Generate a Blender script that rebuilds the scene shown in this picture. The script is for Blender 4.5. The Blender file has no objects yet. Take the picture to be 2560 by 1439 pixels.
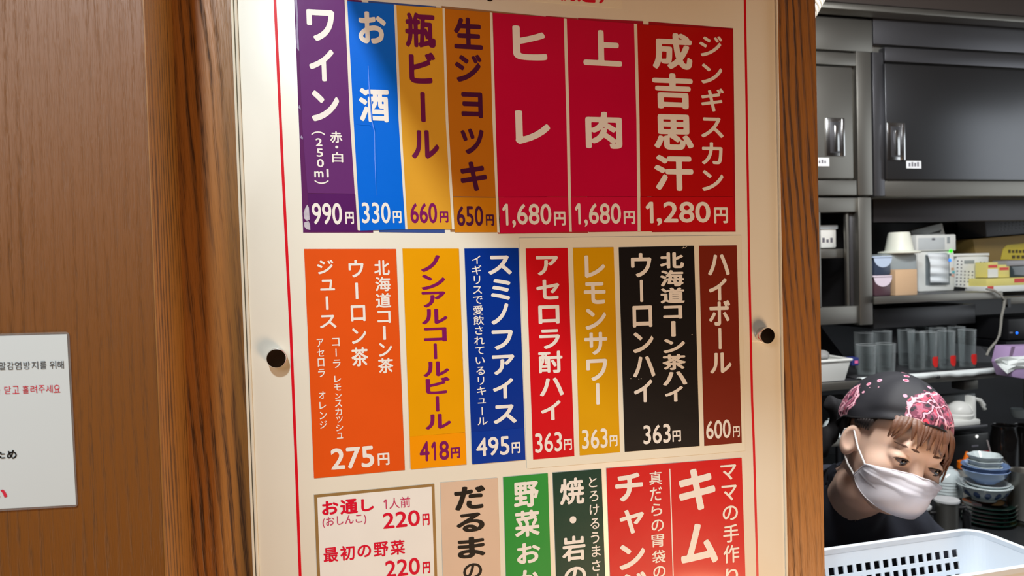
import bpy, bmesh, math, random
import numpy as np
from mathutils import Vector, Matrix
random.seed(7); np.random.seed(7)
PI = math.pi
SC = bpy.context.scene
COL = SC.collection

# ------------------------------------------------------------------ camera, light, exposure
CAM = np.array([0.0, -0.78, 1.5])
FPX, CX, CY = 1850.0, 1280.0, 719.5
RC = np.array([[0.96732472, -0.25210996, -0.02689724],
               [0.03223895, 0.01708067, 0.99933423],
               [-0.25148269, -0.96754784, 0.02465032]])      # world -> camera axes (right, up, back)
camd = bpy.data.cameras.new('camera'); cam = bpy.data.objects.new('camera', camd); COL.objects.link(cam)
camd.sensor_width = 36; camd.lens = 36 * FPX / 2560; camd.clip_start = 0.02
M = Matrix([list(RC.T[i]) + [CAM[i]] for i in range(3)] + [[0, 0, 0, 1]])
cam.matrix_world = M
camd.dof.use_dof = True; camd.dof.focus_distance = 0.80; camd.dof.aperture_fstop = 10.0
SC.camera = cam

w = bpy.data.worlds.new('world'); SC.world = w; w.use_nodes = True
w.node_tree.nodes['Background'].inputs[0].default_value = (1.0, 0.80, 0.62, 1)
w.node_tree.nodes['Background'].inputs[1].default_value = 0.08
vs = SC.view_settings
vs.view_transform = 'Standard'; vs.look = 'None'; vs.exposure = 0.0; vs.gamma = 1.0; vs.use_curve_mapping = False
SC.cycles.max_bounces = 8; SC.cycles.use_denoising = True; SC.cycles.sample_clamp_indirect = 4.0

KEY = np.array([-0.31, -1.0, 2.4])
def area(name, loc, target, size, power, color, shape='DISK', size_y=None):
    l = bpy.data.lights.new(name, 'AREA'); l.shape = shape; l.size = size; l.energy = power; l.color = color
    if size_y: l.size_y = size_y
    o = bpy.data.objects.new(name, l); COL.objects.link(o); o.location = loc
    o.rotation_euler = (Vector(target) - Vector(loc)).to_track_quat('-Z', 'Y').to_euler()
    return o
area('key_lamp', KEY, (-0.1, 0, 1.5), 0.09, 14.3, (0.78, 0.92, 1.0))
area('face_fill', (0.80, 0.10, 1.98), (0.98, 0.36, 1.16), 0.20, 3.6, (1.0, 0.95, 0.88))  # added fill aimed at the woman's face
area('warm_room_lamp', (1.0, -1.05, 0.34), (0.05, 0, 1.55), 0.6, 19, (1.0, 0.64, 0.36))
area('dining_soft_fill', (-1.15, -1.35, 2.15), (-0.25, 0, 1.15), 0.9, 12.5, (0.98, 0.95, 0.9))  # added soft fill for panel sheen and the board's lower left
area('kitchen_lamp', (1.1, 0.14, 2.28), (1.05, 0.50, 1.1), 1.2, 27, (0.98, 0.99, 1.0), 'RECTANGLE', 0.20)
area('kitchen_side_light', (3.7, -0.1, 1.7), (1.6, 0.9, 1.3), 1.3, 12, (0.90, 0.96, 1.0), 'RECTANGLE', 1.5)

# ------------------------------------------------------------------ helpers
def W(px, py, Y):
    """the world point on the upright plane y = Y that lies at photograph pixel (px, py)"""
    d = RC.T @ np.array([px - CX, -(py - CY), -FPX])
    t = (Y - CAM[1]) / d[1]
    return CAM + d * t
def WZ(px, py, z):
    d = RC.T @ np.array([px - CX, -(py - CY), -FPX]); t = (z - CAM[2]) / d[2]
    return CAM + d * t
def WX(px, py, x):
    d = RC.T @ np.array([px - CX, -(py - CY), -FPX]); t = (x - CAM[0]) / d[0]
    return CAM + d * t

def srgb(r, g, b):
    f = lambda c: (c / 255 / 12.92) if c / 255 <= 0.04045 else ((c / 255 + 0.055) / 1.055) ** 2.4
    return (f(r), f(g), f(b), 1)

MATS = {}
def mat(name, col, rough=0.5, metal=0.0, coat=0.0, trans=0.0, ior=1.45, emit=None, estr=0, noise=None, bump=None, alpha=1, sss=0, coat_rough=0.05, spec=0.5):
    if name in MATS: return MATS[name]
    m = bpy.data.materials.new(name); m.use_nodes = True; nt = m.node_tree; b = nt.nodes['Principled BSDF']
    b.inputs['Base Color'].default_value = col; b.inputs['Roughness'].default_value = rough; b.inputs['Metallic'].default_value = metal
    b.inputs['Coat Weight'].default_value = coat; b.inputs['Coat Roughness'].default_value = coat_rough
    b.inputs['Transmission Weight'].default_value = trans; b.inputs['IOR'].default_value = ior
    b.inputs['Specular IOR Level'].default_value = spec
    if sss: b.inputs['Subsurface Weight'].default_value = sss; b.inputs['Subsurface Radius'].default_value = (0.01, 0.004, 0.002); b.inputs['Subsurface Scale'].default_value = 0.5
    if emit: b.inputs['Emission Color'].default_value = emit; b.inputs['Emission Strength'].default_value = estr
    tc = nt.nodes.new('ShaderNodeTexCoord')
    if noise is None: noise = (30, 0.06)
    sc, amt = noise
    n = nt.nodes.new('ShaderNodeTexNoise'); n.inputs['Scale'].default_value = sc; n.inputs['Detail'].default_value = 4
    nt.links.new(tc.outputs['Object'], n.inputs['Vector'])
    mx = nt.nodes.new('ShaderNodeMix'); mx.data_type = 'RGBA'; mx.blend_type = 'MULTIPLY'
    mx.inputs[0].default_value = 1.0
    rp = nt.nodes.new('ShaderNodeMapRange'); rp.inputs[3].default_value = 1 - amt; rp.inputs[4].default_value = 1 + amt * 0.4
    nt.links.new(n.outputs['Fac'], rp.inputs[0])
    mx.inputs[6].default_value = col; nt.links.new(rp.outputs[0], mx.inputs[7])
    nt.links.new(mx.outputs[2], b.inputs['Base Color'])
    if bump:
        n2 = nt.nodes.new('ShaderNodeTexNoise'); n2.inputs['Scale'].default_value = bump[0]; n2.inputs['Detail'].default_value = 5
        nt.links.new(tc.outputs['Object'], n2.inputs['Vector'])
        bp = nt.nodes.new('ShaderNodeBump'); bp.inputs['Strength'].default_value = bump[1]; bp.inputs['Distance'].default_value = bump[2]
        nt.links.new(n2.outputs['Fac'], bp.inputs['Height']); nt.links.new(bp.outputs[0], b.inputs['Normal'])
    MATS[name] = m
    return m

def wood(name, light, dark, band=(55, 1.6), fine=400, rough=0.34, contrast=0.9, tilt=0.0, seed=0.0, coat=0.25, bandw=.6):
    """oak: cathedral growth bands stretched along z plus fine open pores, glossy lacquer"""
    m = bpy.data.materials.new(name); m.use_nodes = True; nt = m.node_tree; L = nt.links.new; b = nt.nodes['Principled BSDF']
    N = nt.nodes.new
    tc = N('ShaderNodeTexCoord'); mp = N('ShaderNodeMapping'); L(tc.outputs['Object'], mp.inputs[0])
    mp.inputs['Location'].default_value = (seed, seed * 0.7, seed * 0.31); mp.inputs['Rotation'].default_value = (0, tilt, 0)
    # warp
    def noise(sc, det, rgh=.5):
        n_ = N('ShaderNodeTexNoise'); n_.inputs['Scale'].default_value = 1.0; n_.inputs['Detail'].default_value = det; n_.inputs['Roughness'].default_value = rgh
        mm = N('ShaderNodeMapping'); mm.inputs['Scale'].default_value = sc; L(mp.outputs[0], mm.inputs[0]); L(mm.outputs[0], n_.inputs['Vector']); return n_.outputs['Fac']
    def mth(op, *v, clamp=False):
        n_ = N('ShaderNodeMath'); n_.operation = op; n_.use_clamp = clamp
        for k_, x_ in enumerate(v):
            if isinstance(x_, (int, float)): n_.inputs[k_].default_value = x_
            else: L(x_, n_.inputs[k_])
        return n_.outputs[0]
    sep = N('ShaderNodeSeparateXYZ'); L(mp.outputs[0], sep.inputs[0])
    across = mth('ADD', sep.outputs[0], sep.outputs[1])
    big = noise((9, 9, 1.6), 1); mid = noise((60, 60, 7), 2); 
    ph = mth('ADD', mth('MULTIPLY', across, band[0]), mth('ADD', mth('MULTIPLY', big, band[1] * 4), mth('MULTIPLY', mid, band[1] * 1.5)))
    fr_ = mth('PINGPONG', ph, 1.0); sm_ = N('ShaderNodeMapRange'); sm_.interpolation_type = 'SMOOTHSTEP'; sm_.inputs[1].default_value = .35; sm_.inputs[2].default_value = .95; L(fr_, sm_.inputs[0])
    vary = N('ShaderNodeMapRange'); vary.inputs[1].default_value = .35; vary.inputs[2].default_value = .65; L(noise((22, 22, 3), 1), vary.inputs[0])
    bandv = mth('MULTIPLY', sm_.outputs[0], mth('ADD', mth('MULTIPLY', vary.outputs[0], .85), .15))
    pm = N('ShaderNodeMapRange'); pm.inputs[1].default_value = 0.46; pm.inputs[2].default_value = 0.66; L(noise((fine, fine, fine * 0.035), 2, .6), pm.inputs[0])
    pores = mth('MULTIPLY', pm.outputs[0], mth('ADD', mth('MULTIPLY', bandv, .8), .25))
    ma_ = mth('ADD', mth('MULTIPLY', bandv, bandw), pores)
    class _o: pass
    ma = _o(); ma.outputs = [ma_]; ct = _o(); ct.outputs = [mth('MULTIPLY', ma_, contrast, clamp=True)]
    # broad colour drift
    bn = N('ShaderNodeTexNoise'); bn.inputs['Scale'].default_value = 2.2; L(mp.outputs[0], bn.inputs['Vector'])
    mx = N('ShaderNodeMix'); mx.data_type = 'RGBA'; mx.inputs[6].default_value = light; mx.inputs[7].default_value = dark; L(ct.outputs[0], mx.inputs[0])
    hv = N('ShaderNodeHueSaturation'); L(mx.outputs[2], hv.inputs['Color'])
    vr = N('ShaderNodeMapRange'); vr.inputs[3].default_value = 0.8; vr.inputs[4].default_value = 1.2; L(bn.outputs['Fac'], vr.inputs[0]); L(vr.outputs[0], hv.inputs['Value'])
    L(hv.outputs[0], b.inputs['Base Color'])
    rr = N('ShaderNodeMapRange'); rr.inputs[3].default_value = rough; rr.inputs[4].default_value = min(1, rough + 0.3); L(ct.outputs[0], rr.inputs[0]); L(rr.outputs[0], b.inputs['Roughness'])
    bp = N('ShaderNodeBump'); bp.inputs['Strength'].default_value = 0.5; bp.inputs['Distance'].default_value = 0.0007; bp.invert = True
    L(ma.outputs[0], bp.inputs['Height']); L(bp.outputs[0], b.inputs['Normal'])
    b.inputs['Coat Weight'].default_value = coat; b.inputs['Coat Roughness'].default_value = 0.36
    L(bp.outputs[0], b.inputs['Coat Normal'])
    MATS[name] = m
    return m

def link(name, me, m=None, parent=None, smooth=False):
    o = bpy.data.objects.new(name, me); COL.objects.link(o)
    if m is not None: me.materials.append(m)
    if smooth:
        for p in me.polygons: p.use_smooth = True
    if parent is not None:
        o.parent = parent
    return o

class MB:
    """collects shapes given in world coordinates and links them as one mesh object"""
    def __init__(s): s.v = []; s.f = []
    def add(s, vs, fs):
        n = len(s.v); s.v += [tuple(map(float, p)) for p in vs]; s.f += [tuple(i + n for i in f) for f in fs]; return s
    def box(s, a, b):
        x0, y0, z0 = np.minimum(a, b); x1, y1, z1 = np.maximum(a, b)
        return s.add([(x0,y0,z0),(x1,y0,z0),(x1,y1,z0),(x0,y1,z0),(x0,y0,z1),(x1,y0,z1),(x1,y1,z1),(x0,y1,z1)],
                     [(0,3,2,1),(4,5,6,7),(0,1,5,4),(1,2,6,5),(2,3,7,6),(3,0,4,7)])
    def slab(s, quad, thick):
        """quad: 4+ points (clockwise seen from the camera side), extruded along +y by thick"""
        n = len(quad); q = [tuple(p) for p in quad]; bk = [(p[0], p[1] + thick, p[2]) for p in q]
        fs = [tuple(range(n))[::-1], tuple(range(n, 2 * n))] + [(i, (i + 1) % n, (i + 1) % n + n, i + n) for i in range(n)]
        return s.add(q + bk, fs)
    def lathe(s, prof, c, n=32, axis='z', cap=True):
        """prof: list of (radius, height)"""
        vs = []; fs = []
        for r, h in prof:
            for k in range(n):
                a = 2 * PI * k / n; x, y = r * math.cos(a), r * math.sin(a)
                p = (x, y, h) if axis == 'z' else ((x, -h, y) if axis == 'y' else (h, x, y))
                vs.append((c[0] + p[0], c[1] + p[1], c[2] + p[2]))
        for i in range(len(prof) - 1):
            for k in range(n):
                a, b2 = i * n + k, i * n + (k + 1) % n
                fs.append((a, b2, b2 + n, a + n))
        if cap:
            if prof[0][0] > 1e-5: fs.append(tuple(range(n))[::-1])
            if prof[-1][0] > 1e-5: fs.append(tuple(range((len(prof) - 1) * n, len(prof) * n)))
        return s.add(vs, fs)
    def tube(s, pts, r, n=8, close=False):
        pts = [Vector(p) for p in pts]; m = len(pts); vs = []; fs = []
        rs = r if hasattr(r, '__len__') else [r] * m
        up = Vector((0, 0, 1))
        for i, p in enumerate(pts):
            if close: t = pts[(i + 1) % m] - pts[i - 1]
            else: t = pts[min(i + 1, m - 1)] - pts[max(i - 1, 0)]
            t.normalize(); u = t.cross(up if abs(t.z) < 0.9 else Vector((0, 1, 0))).normalized(); v2 = t.cross(u)
            for k in range(n):
                a = 2 * PI * k / n; vs.append(p + u * (rs[i] * math.cos(a)) + v2 * (rs[i] * math.sin(a)))
        rng = m if close else m - 1
        for i in range(rng):
            for k in range(n):
                a, b2 = i * n + k, i * n + (k + 1) % n; c2 = ((i + 1) % m) * n
                fs.append((a, b2, c2 + (k + 1) % n, c2 + k))
        if not close: fs += [tuple(range(n))[::-1], tuple(range((m - 1) * n, m * n))]
        return s.add(vs, fs)
    def build(s, name, m, parent=None, smooth=False, bevel=0, seg=2, label=None):
        me = bpy.data.meshes.new(name); off = np.array(parent_loc(parent))
        me.from_pydata([tuple(np.array(p) - off) for p in s.v], [], s.f); me.update()
        bm = bmesh.new(); bm.from_mesh(me); bmesh.ops.recalc_face_normals(bm, faces=bm.faces[:])
        if bevel: bmesh.ops.bevel(bm, geom=[e for e in bm.edges if len(e.link_faces) == 2 and e.calc_face_angle(0) > 0.6], offset=bevel, segments=seg, affect='EDGES', profile=0.5, clamp_overlap=True)
        bm.to_mesh(me); bm.free()
        o = link(name, me, m, parent)
        if smooth or bevel:
            for p in me.polygons: p.use_smooth = True
            try: me.set_sharp_from_angle(angle=math.radians(38))
            except Exception: pass
        if label: o['label'] = label
        return o
def parent_loc(p):
    l = np.zeros(3)
    while p is not None: l = l + np.array(p.location); p = p.parent
    return l
def thing(name, label, cat, loc=(0, 0, 0), group=None):
    o = bpy.data.objects.new(name, None); COL.objects.link(o); o.location = loc; o.empty_display_size = 0.05
    o['label'] = label; o['category'] = cat
    if group: o['group'] = group
    return o
def tag(o, label, cat, group=None):
    o['label'] = label; o['category'] = cat
    if group: o['group'] = group
    return o
def struct(o): o['kind'] = 'structure'; return o
def copy_tree(o, parent=None, delta=(0, 0, 0)):
    c = o.copy(); COL.objects.link(c); c.parent = parent
    if parent is None: c.location = Vector(o.location) + Vector(delta)
    for ch in list(o.children): copy_tree(ch, c)
    return c

# ------------------------------------------------------------------ lettering: glyph outlines -> rounded gothic shapes
GL = {}
def outline(ch):
    cu = bpy.data.curves.new('t', 'FONT'); cu.body = ch; cu.resolution_u = 4; cu.size = 1
    o = bpy.data.objects.new('t', cu); COL.objects.link(o)
    dg = bpy.context.evaluated_depsgraph_get(); ev = o.evaluated_get(dg); me = ev.to_mesh()
    co = np.array([v.co[:2] for v in me.vertices]); cnt = {}
    for p in me.polygons:
        vv = list(p.vertices)
        for a, b in zip(vv, vv[1:] + vv[:1]):
            k = (min(a, b), max(a, b)); cnt[k] = cnt.get(k, 0) + 1
    seg = np.array([[co[a], co[b]] for (a, b), c in cnt.items() if c == 1])
    ev.to_mesh_clear(); bpy.data.objects.remove(o); bpy.data.curves.remove(cu)
    return seg
def segdist(P, seg):
    out = np.full(len(P), 9.0)
    for a, b in seg:
        ab = b - a; l2 = max(ab @ ab, 1e-12); t = np.clip(((P - a) @ ab) / l2, 0, 1)
        d = P - a - t[:, None] * ab; out = np.minimum(out, (d * d).sum(1))
    return np.sqrt(out)
def sdf_of(seg, xs, ys):
    X, Y = np.meshgrid(xs, ys); P = np.stack([X.ravel(), Y.ravel()], 1)
    d = segdist(P, seg); ins = np.zeros(len(P), bool)
    for a, b in seg:
        c = (a[1] > P[:, 1]) != (b[1] > P[:, 1])
        if c.any():
            xi = a[0] + (P[:, 1] - a[1]) / (b[1] - a[1] + 1e-15) * (b[0] - a[0]); ins ^= c & (P[:, 0] < xi)
    return np.where(ins, -d, d).reshape(X.shape)
def contour_fill(F, xs, ys):
    """polygons covering F<0 on a grid (marching squares); whole cells in a row are merged"""
    polys = []; ny, nx = F.shape; I = F < 0
    for j in range(ny - 1):
        i = 0
        while i < nx - 1:
            c = (I[j, i], I[j, i + 1], I[j + 1, i + 1], I[j + 1, i])
            s = sum(c)
            if s == 4:
                k = i
                while k < nx - 1 and I[j, k] and I[j, k + 1] and I[j + 1, k + 1] and I[j + 1, k]: k += 1
                polys.append([(xs[i], ys[j]), (xs[k], ys[j]), (xs[k], ys[j + 1]), (xs[i], ys[j + 1])]); i = k; continue
            if s > 0:
                P = [(xs[i], ys[j], F[j, i]), (xs[i+1], ys[j], F[j, i+1]), (xs[i+1], ys[j+1], F[j+1, i+1]), (xs[i], ys[j+1], F[j+1, i])]
                poly = []
                for a in range(4):
                    p, q = P[a], P[(a + 1) % 4]
                    if p[2] < 0: poly.append((p[0], p[1]))
                    if (p[2] < 0) != (q[2] < 0):
                        t = p[2] / (p[2] - q[2]); poly.append((p[0] + t * (q[0] - p[0]), p[1] + t * (q[1] - p[1])))
                if len(poly) >= 3: polys.append(poly)
            i += 1
    return polys
def glyph(ch, wt, res=64):
    """rounded version of the glyph (or run of glyphs), grown by wt em; list of polygons + ink box"""
    key = (ch, wt)
    if key in GL: return GL[key]
    base = ch.replace('|', '')
    if ch == '・': 
        seg = np.array([[(math.cos(a), math.sin(a)), (math.cos(a + .3), math.sin(a + .3))] for a in np.arange(0, 2 * PI, PI / 12)]) * .3
        seg = np.array([[(math.cos(a)*.3, math.sin(a)*.3), (math.cos(a + PI/12)*.3, math.sin(a + PI/12)*.3)] for a in np.arange(24) * PI / 12])
    elif ch == '１':      # a plain one: upright stroke with a flag
        p_ = [(0, .56), (.15, .73), (.25, .73), (.25, 0), (.17, 0), (.17, .63), (.05, .50)]
        seg = np.array([[p_[k], p_[(k + 1) % len(p_)]] for k in range(len(p_))])
    else: seg = outline(base)
    if '|' in ch: seg = np.stack([seg[..., 1], -seg[..., 0]], -1)          # quarter turn for upright writing
    lo = seg.reshape(-1, 2).min(0) - wt - .03; hi = seg.reshape(-1, 2).max(0) + wt + .03
    h = 1.0 / res; xs = np.arange(lo[0], hi[0] + h, h); ys = np.arange(lo[1], hi[1] + h, h)
    F = sdf_of(seg, xs, ys)
    er = min(0.022, 0.012 + wt)
    if wt > 0.008 and ch != '・':
        # thin the strokes, then grow them round: gives the round stroke ends
        G = F + er; I = G < 0; cs = []
        for j in range(F.shape[0] - 1):
            for i in range(F.shape[1] - 1):
                s = I[j, i] + I[j, i+1] + I[j+1, i] + I[j+1, i+1]
                if 0 < s < 4:
                    pts = []
                    for (a, b) in (((j,i),(j,i+1)), ((j,i+1),(j+1,i+1)), ((j+1,i+1),(j+1,i)), ((j+1,i),(j,i))):
                        if I[a] != I[b]:
                            t = G[a] / (G[a] - G[b]); pts.append((xs[a[1]] + t * (xs[b[1]] - xs[a[1]]), ys[a[0]] + t * (ys[b[0]] - ys[a[0]])))
                    for k in range(0, len(pts) - 1, 2): cs.append((pts[k], pts[k + 1]))
        if cs:
            cs = np.array(cs); X, Y = np.meshgrid(xs, ys); P = np.stack([X.ravel(), Y.ravel()], 1)
            mid = cs.mean(1); D = np.full(len(P), 9.0)
            for k in range(0, len(cs)):
                a, b = cs[k]; ab = b - a; l2 = max(ab @ ab, 1e-12)
                sel = np.abs(P - mid[k]).max(1) < 0.13
                Q = P[sel]; t = np.clip(((Q - a) @ ab) / l2, 0, 1); d = Q - a - t[:, None] * ab
                D[sel] = np.minimum(D[sel], (d * d).sum(1))
            D = np.sqrt(D).reshape(F.shape); D = np.where(I, -D, D); F2 = D - er
            F = np.minimum(F2, F + 0.006)
    polys = contour_fill(F - wt, xs, ys)
    A = np.array([p for q in polys for p in q]); box = (A[:, 0].min(), A[:, 1].min(), A[:, 0].max(), A[:, 1].max())
    GL[key] = (polys, box)
    return GL[key]
SH = lambda x, y: -1.28e-4 * (y - 530) * (1 if y > 530 else 0.95)
SV = lambda x, y: (2730 - x) / 47800
def put(mb, ch, x0, y0, x1, y1, Y, wt=0.026):
    """lettering whose ink fills the pixel box on the plane y=Y, sheared like everything on that plane"""
    polys, bx = glyph(ch, wt); cx, cy = (x0 + x1) / 2, (y0 + y1) / 2; sh, sv = SH(cx, cy), SV(cx, cy)
    Wd, Hd = x1 - x0, y1 - y0
    w_ = max(Wd - abs(sv) * Hd * .6, 2); h_ = max(Hd - abs(sh) * Wd * .6, 2)
    bw, bh = bx[2] - bx[0], bx[3] - bx[1]; cbx, cby = (bx[0] + bx[2]) / 2, (bx[1] + bx[3]) / 2
    for q in polys:
        vs = []
        for (u, v) in q:
            a = (u - cbx) / bw * w_; b = -(v - cby) / bh * h_
            vs.append(W(cx + a + sv * b, cy + b + sh * a, Y))
        mb.add(vs, [tuple(range(len(vs)))[::-1]])
def putrun(mb, s, x0, y0, x1, y1, w_, h_, Y, wt=0.026):
    """upright run: first cell centre (x0,y0), last cell centre (x1,y1), em size w_ x h_ pixels"""
    n = len(s)
    for i, ch in enumerate(s):
        if ch == ' ': continue
        t = i / max(n - 1, 1); cx = x0 + (x1 - x0) * t; cy = y0 + (y1 - y0) * t
        c = ch + '|' if ch in 'ー（）' else ch
        polys, bx = glyph(c, wt); bw, bh = (bx[2] - bx[0]) * w_, (bx[3] - bx[1]) * h_
        put(mb, c, cx - bw / 2, cy - bh / 2, cx + bw / 2, cy + bh / 2, Y, wt)
def puth(mb, s, x0, y0, x1, y1, w_, h_, Y, wt=0.026):
    """level run: first cell centre, last cell centre"""
    putrun(mb, s, x0, y0, x1, y1, w_, h_, Y, wt)
def inkrun(mb, items, Y, wt=0.026):
    for it in items: put(mb, it[0], *it[1:5], Y, it[5] if len(it) > 5 else wt)
# ------------------------------------------------------------------ room shell
m_oak_post = wood('oak_post', srgb(168, 112, 54), srgb(76, 46, 20), band=(190, 1.7), fine=900, rough=0.42, contrast=0.85, tilt=0.05, bandw=.95, seed=3.1)
m_oak_panel = wood('oak_panel', srgb(122, 72, 22), srgb(76, 44, 12), band=(260, 1.6), fine=1500, rough=0.42, contrast=0.6, bandw=.12, seed=1.7)
m_oak_end = wood('oak_return', srgb(186, 132, 62), srgb(82, 54, 20), band=(170, 1.6), fine=900, rough=0.34, contrast=1.1, bandw=.7, tilt=0.05, seed=5.2)
m_plaster = mat('beige_plaster', srgb(110, 88, 66), 0.8, bump=(60, 0.2, 0.002))
m_floor = mat('dark_floor_tiles', srgb(80, 62, 48), 0.5, noise=(8, 0.3))
m_kfloor = mat('kitchen_floor', srgb(90, 90, 88), 0.5, noise=(8, 0.2))
m_ceil = mat('dining_ceiling', srgb(140, 118, 92), 0.8)
m_kceil = mat('kitchen_ceiling', srgb(120, 112, 106), 0.6)
m_kwall = mat('kitchen_wall_steel', srgb(84, 82, 82), 0.42, metal=0.5, noise=(4, 0.3))

XR = 0.602            # right end of the post
PY = 0.014            # face of the post behind the board
def wall(name, a, b, m): return struct(MB().box(a, b).build(name, m))
wall('floor', (-2.6, -3.1, -0.1), (4.6, 0.05, 0.0), m_floor)
wall('floor_kitchen', (-2.6, 0.05, -0.1), (4.6, 2.4, -0.002), m_kfloor)
wall('ceiling', (-2.6, -3.1, 2.6), (4.6, 0.02, 2.7), m_ceil)
wall('ceiling_kitchen', (-2.6, 0.02, 2.42), (4.6, 2.4, 2.7), m_kceil)
wall('wall_back', (-2.6, -3.2, 0), (4.6, -3.1, 2.6), m_plaster)
wall('wall_left', (-2.7, -3.1, 0), (-2.6, 2.4, 2.6), m_plaster)
wall('wall_right', (4.6, -3.1, 0), (4.7, 2.4, 2.6), m_plaster)
wall('wall_kitchen_back', (-2.6, 2.3, 0), (4.6, 2.4, 2.6), m_kwall)
wall('wall_front_post', (W(457, 720, PY)[0], PY, 0), (XR, 0.05, 2.6), m_oak_post)
xl = W(457, 720, PY)[0]
wall('wall_front_return', (xl - 0.03, -0.112, 0), (xl, PY + 0.02, 2.6), m_oak_end)
wall('wall_front_panel', (-2.6, -0.115, 0), (xl - 0.0004, 0.05, 2.6), m_oak_panel)
# narrow paler strip along the panel corner
struct(MB().box((xl - 0.0006, -0.1155, 0), (xl + 0.0003, -0.1135, 2.6)).build('trim_1', mat('pale_oak_edge', srgb(150, 100, 46), 0.5)))
wall('wall_low_counter', (XR, 0.05, 0), (4.6, 0.09, 0.90), m_oak_panel)
wall('wall_header', (XR, -0.02, 2.30), (4.6, 0.05, 2.6), m_oak_post)

# added shelf out of view, outlined to cast the board's upper-right shade
SZ = 1.86
bpx = [(846, -60), (878, 40), (935, 150), (1010, 300), (1075, 420), (1140, 510), (1230, 610), (1330, 740), (1440, 850), (1560, 960), (1720, 1040), (1950, 1090)]
ed = []
for p in bpx:
    P = W(p[0], p[1], 0.0); s = (SZ - P[2]) / (KEY[2] - P[2]); ed.append(P + s * (KEY - P))
m_shelf = wood('shelf_oak', srgb(150, 92, 44), srgb(90, 52, 24), seed=8)
pl = [(ed[0][0], 0.012)] + [(e[0], e[1]) for e in ed] + [(0.58, ed[-1][1] - 0.02), (0.58, 0.012)]
mb = MB(); n = len(pl)
mb.add([(x, y, SZ) for x, y in pl] + [(x, y, SZ + 0.02) for x, y in pl], [tuple(range(n))[::-1], tuple(range(n, 2 * n))] + [(i, (i + 1) % n, (i + 1) % n + n, i + n) for i in range(n)])
tag(mb.build('shade_shelf', m_shelf), 'unseen added oak shelf above the menu board, shaped to shade it', 'shelf')

# ------------------------------------------------------------------ menu board
m_board = mat('board_cream', srgb(240, 234, 218), 0.34, coat=0.35, coat_rough=0.12, noise=(14, 0.05), bump=(120, 0.12, 0.0006))
m_paper = mat('overlay_paper', srgb(241, 235, 216), 0.38, coat=0.25, coat_rough=0.15, noise=(10, 0.03), bump=(90, 0.1, 0.0005))
def vinyl(name, c, **k): return mat(name, srgb(*c), 0.36, coat=k.pop('coat', 0.55) * .6, coat_rough=0.08, spec=0.3, noise=(22, 0.08), bump=(26, 0.16, 0.002), **k)
m_red = mat('red_rule', srgb(222, 14, 34), 0.35, coat=0.4)
m_white_ink = mat('white_ink', srgb(244, 238, 230), 0.4, coat=0.3, noise=(40, 0.03))
m_purple_ink = mat('purple_ink', srgb(128, 10, 96), 0.4, coat=0.3)
m_dark_ink = mat('aubergine_ink', srgb(74, 14, 58), 0.4, coat=0.3)
m_black_ink = mat('black_ink', srgb(22, 18, 16), 0.4, coat=0.3)
m_red_ink = mat('crimson_ink', srgb(222, 10, 48), 0.4, coat=0.3)
m_rose_ink = mat('rose_ink', srgb(205, 60, 100), 0.4, coat=0.3)

BO = W(1280, 720, 0.0)
board = thing('menu_board', 'large cream menu board of coloured price strips mounted on the oak post', 'menu board', (BO[0], 0.012, BO[2]))
def lx(pts, y):     # x on a measured edge polyline
    ys = [p[1] for p in pts]; return float(np.interp(y, ys, [p[0] for p in pts]))
Lx = lambda y: 592.5 + (y) * (649 - 592.5) / 1439
Rx = lambda y: float(np.interp(y, [-260, 0, 460, 850, 1100, 1439, 1640], [1940, 1945, 1952.5, 1959, 1964.5, 1971.5, 1976]))
TOPY, BOTY = -190, 1640
q = [W(Lx(TOPY), TOPY - 30, 0), W(Rx(TOPY), TOPY + 55, 0)] + [W(Rx(y), y, 0) for y in (0, 460, 850, 1100, 1439)] + [W(Rx(BOTY), BOTY - 60, 0), W(Lx(BOTY), BOTY + 60, 0)]
MB().slab(q, 0.011).build('backing_panel', m_board, board, bevel=0.0012)
# raised plastic bead around the edge
def stripline(pts, Y, wpx, thick, name, m, par, bevel=0, label=None):
    mb = MB(); L = []; R = []
    for (x, y) in pts: L.append(W(x - wpx / 2, y, Y)); R.append(W(x + wpx / 2, y, Y))
    qd = L[::1] + R[::-1]
    qd = L + R[::-1]
    n = len(L); vs = L + R + [p + np.array([0, thick, 0]) for p in L] + [p + np.array([0, thick, 0]) for p in R]
    fs = []
    for i in range(n - 1):
        fs += [(i, i + 1, n + i + 1, n + i), (2*n + i, 3*n + i, 3*n + i + 1, 2*n + i + 1), (i, 2*n + i, 2*n + i + 1, i + 1), (n + i, n + i + 1, 3*n + i + 1, 3*n + i)]
    fs += [(0, n, 3*n, 2*n), (n-1, 3*n-1, 4*n-1, 2*n-1)]
    mb.add(vs, fs)
    return mb.build(name, m, par, bevel=bevel, label=label)
m_edge = mat('edge_bead_plastic', srgb(236, 228, 208), 0.25, coat=0.6)
ys = list(range(TOPY, BOTY + 1, 90))
stripline([(Lx(y) - 4.5, y) for y in ys], -0.0022, 8, 0.012, 'edge_bead', m_edge, board, bevel=0.0014)
stripline([(Lx(y) - 13.5, y) for y in ys], -0.0008, 7, 0.011, 'edge_bead', m_edge, board, bevel=0.0010)
stripline([(Rx(y) - 3.0, y) for y in ys], -0.0020, 5, 0.012, 'edge_bead', m_edge, board, bevel=0.0010)
# red rules
stripline([(681, -150), (687, 0), (705.5, 400), (726.6, 820), (742, 1200), (750.4, 1439), (757, 1600)], -0.0003, 6.8, 0.0003, 'red_rule', m_red, board)
stripline([(1859.5, -150), (1862.5, 0), (1870, 460), (1874, 700), (1880.5, 1000), (1884.5, 1100), (1894, 1439), (1899, 1600)], -0.0003, 5.2, 0.0003, 'red_rule', m_red, board)

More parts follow.
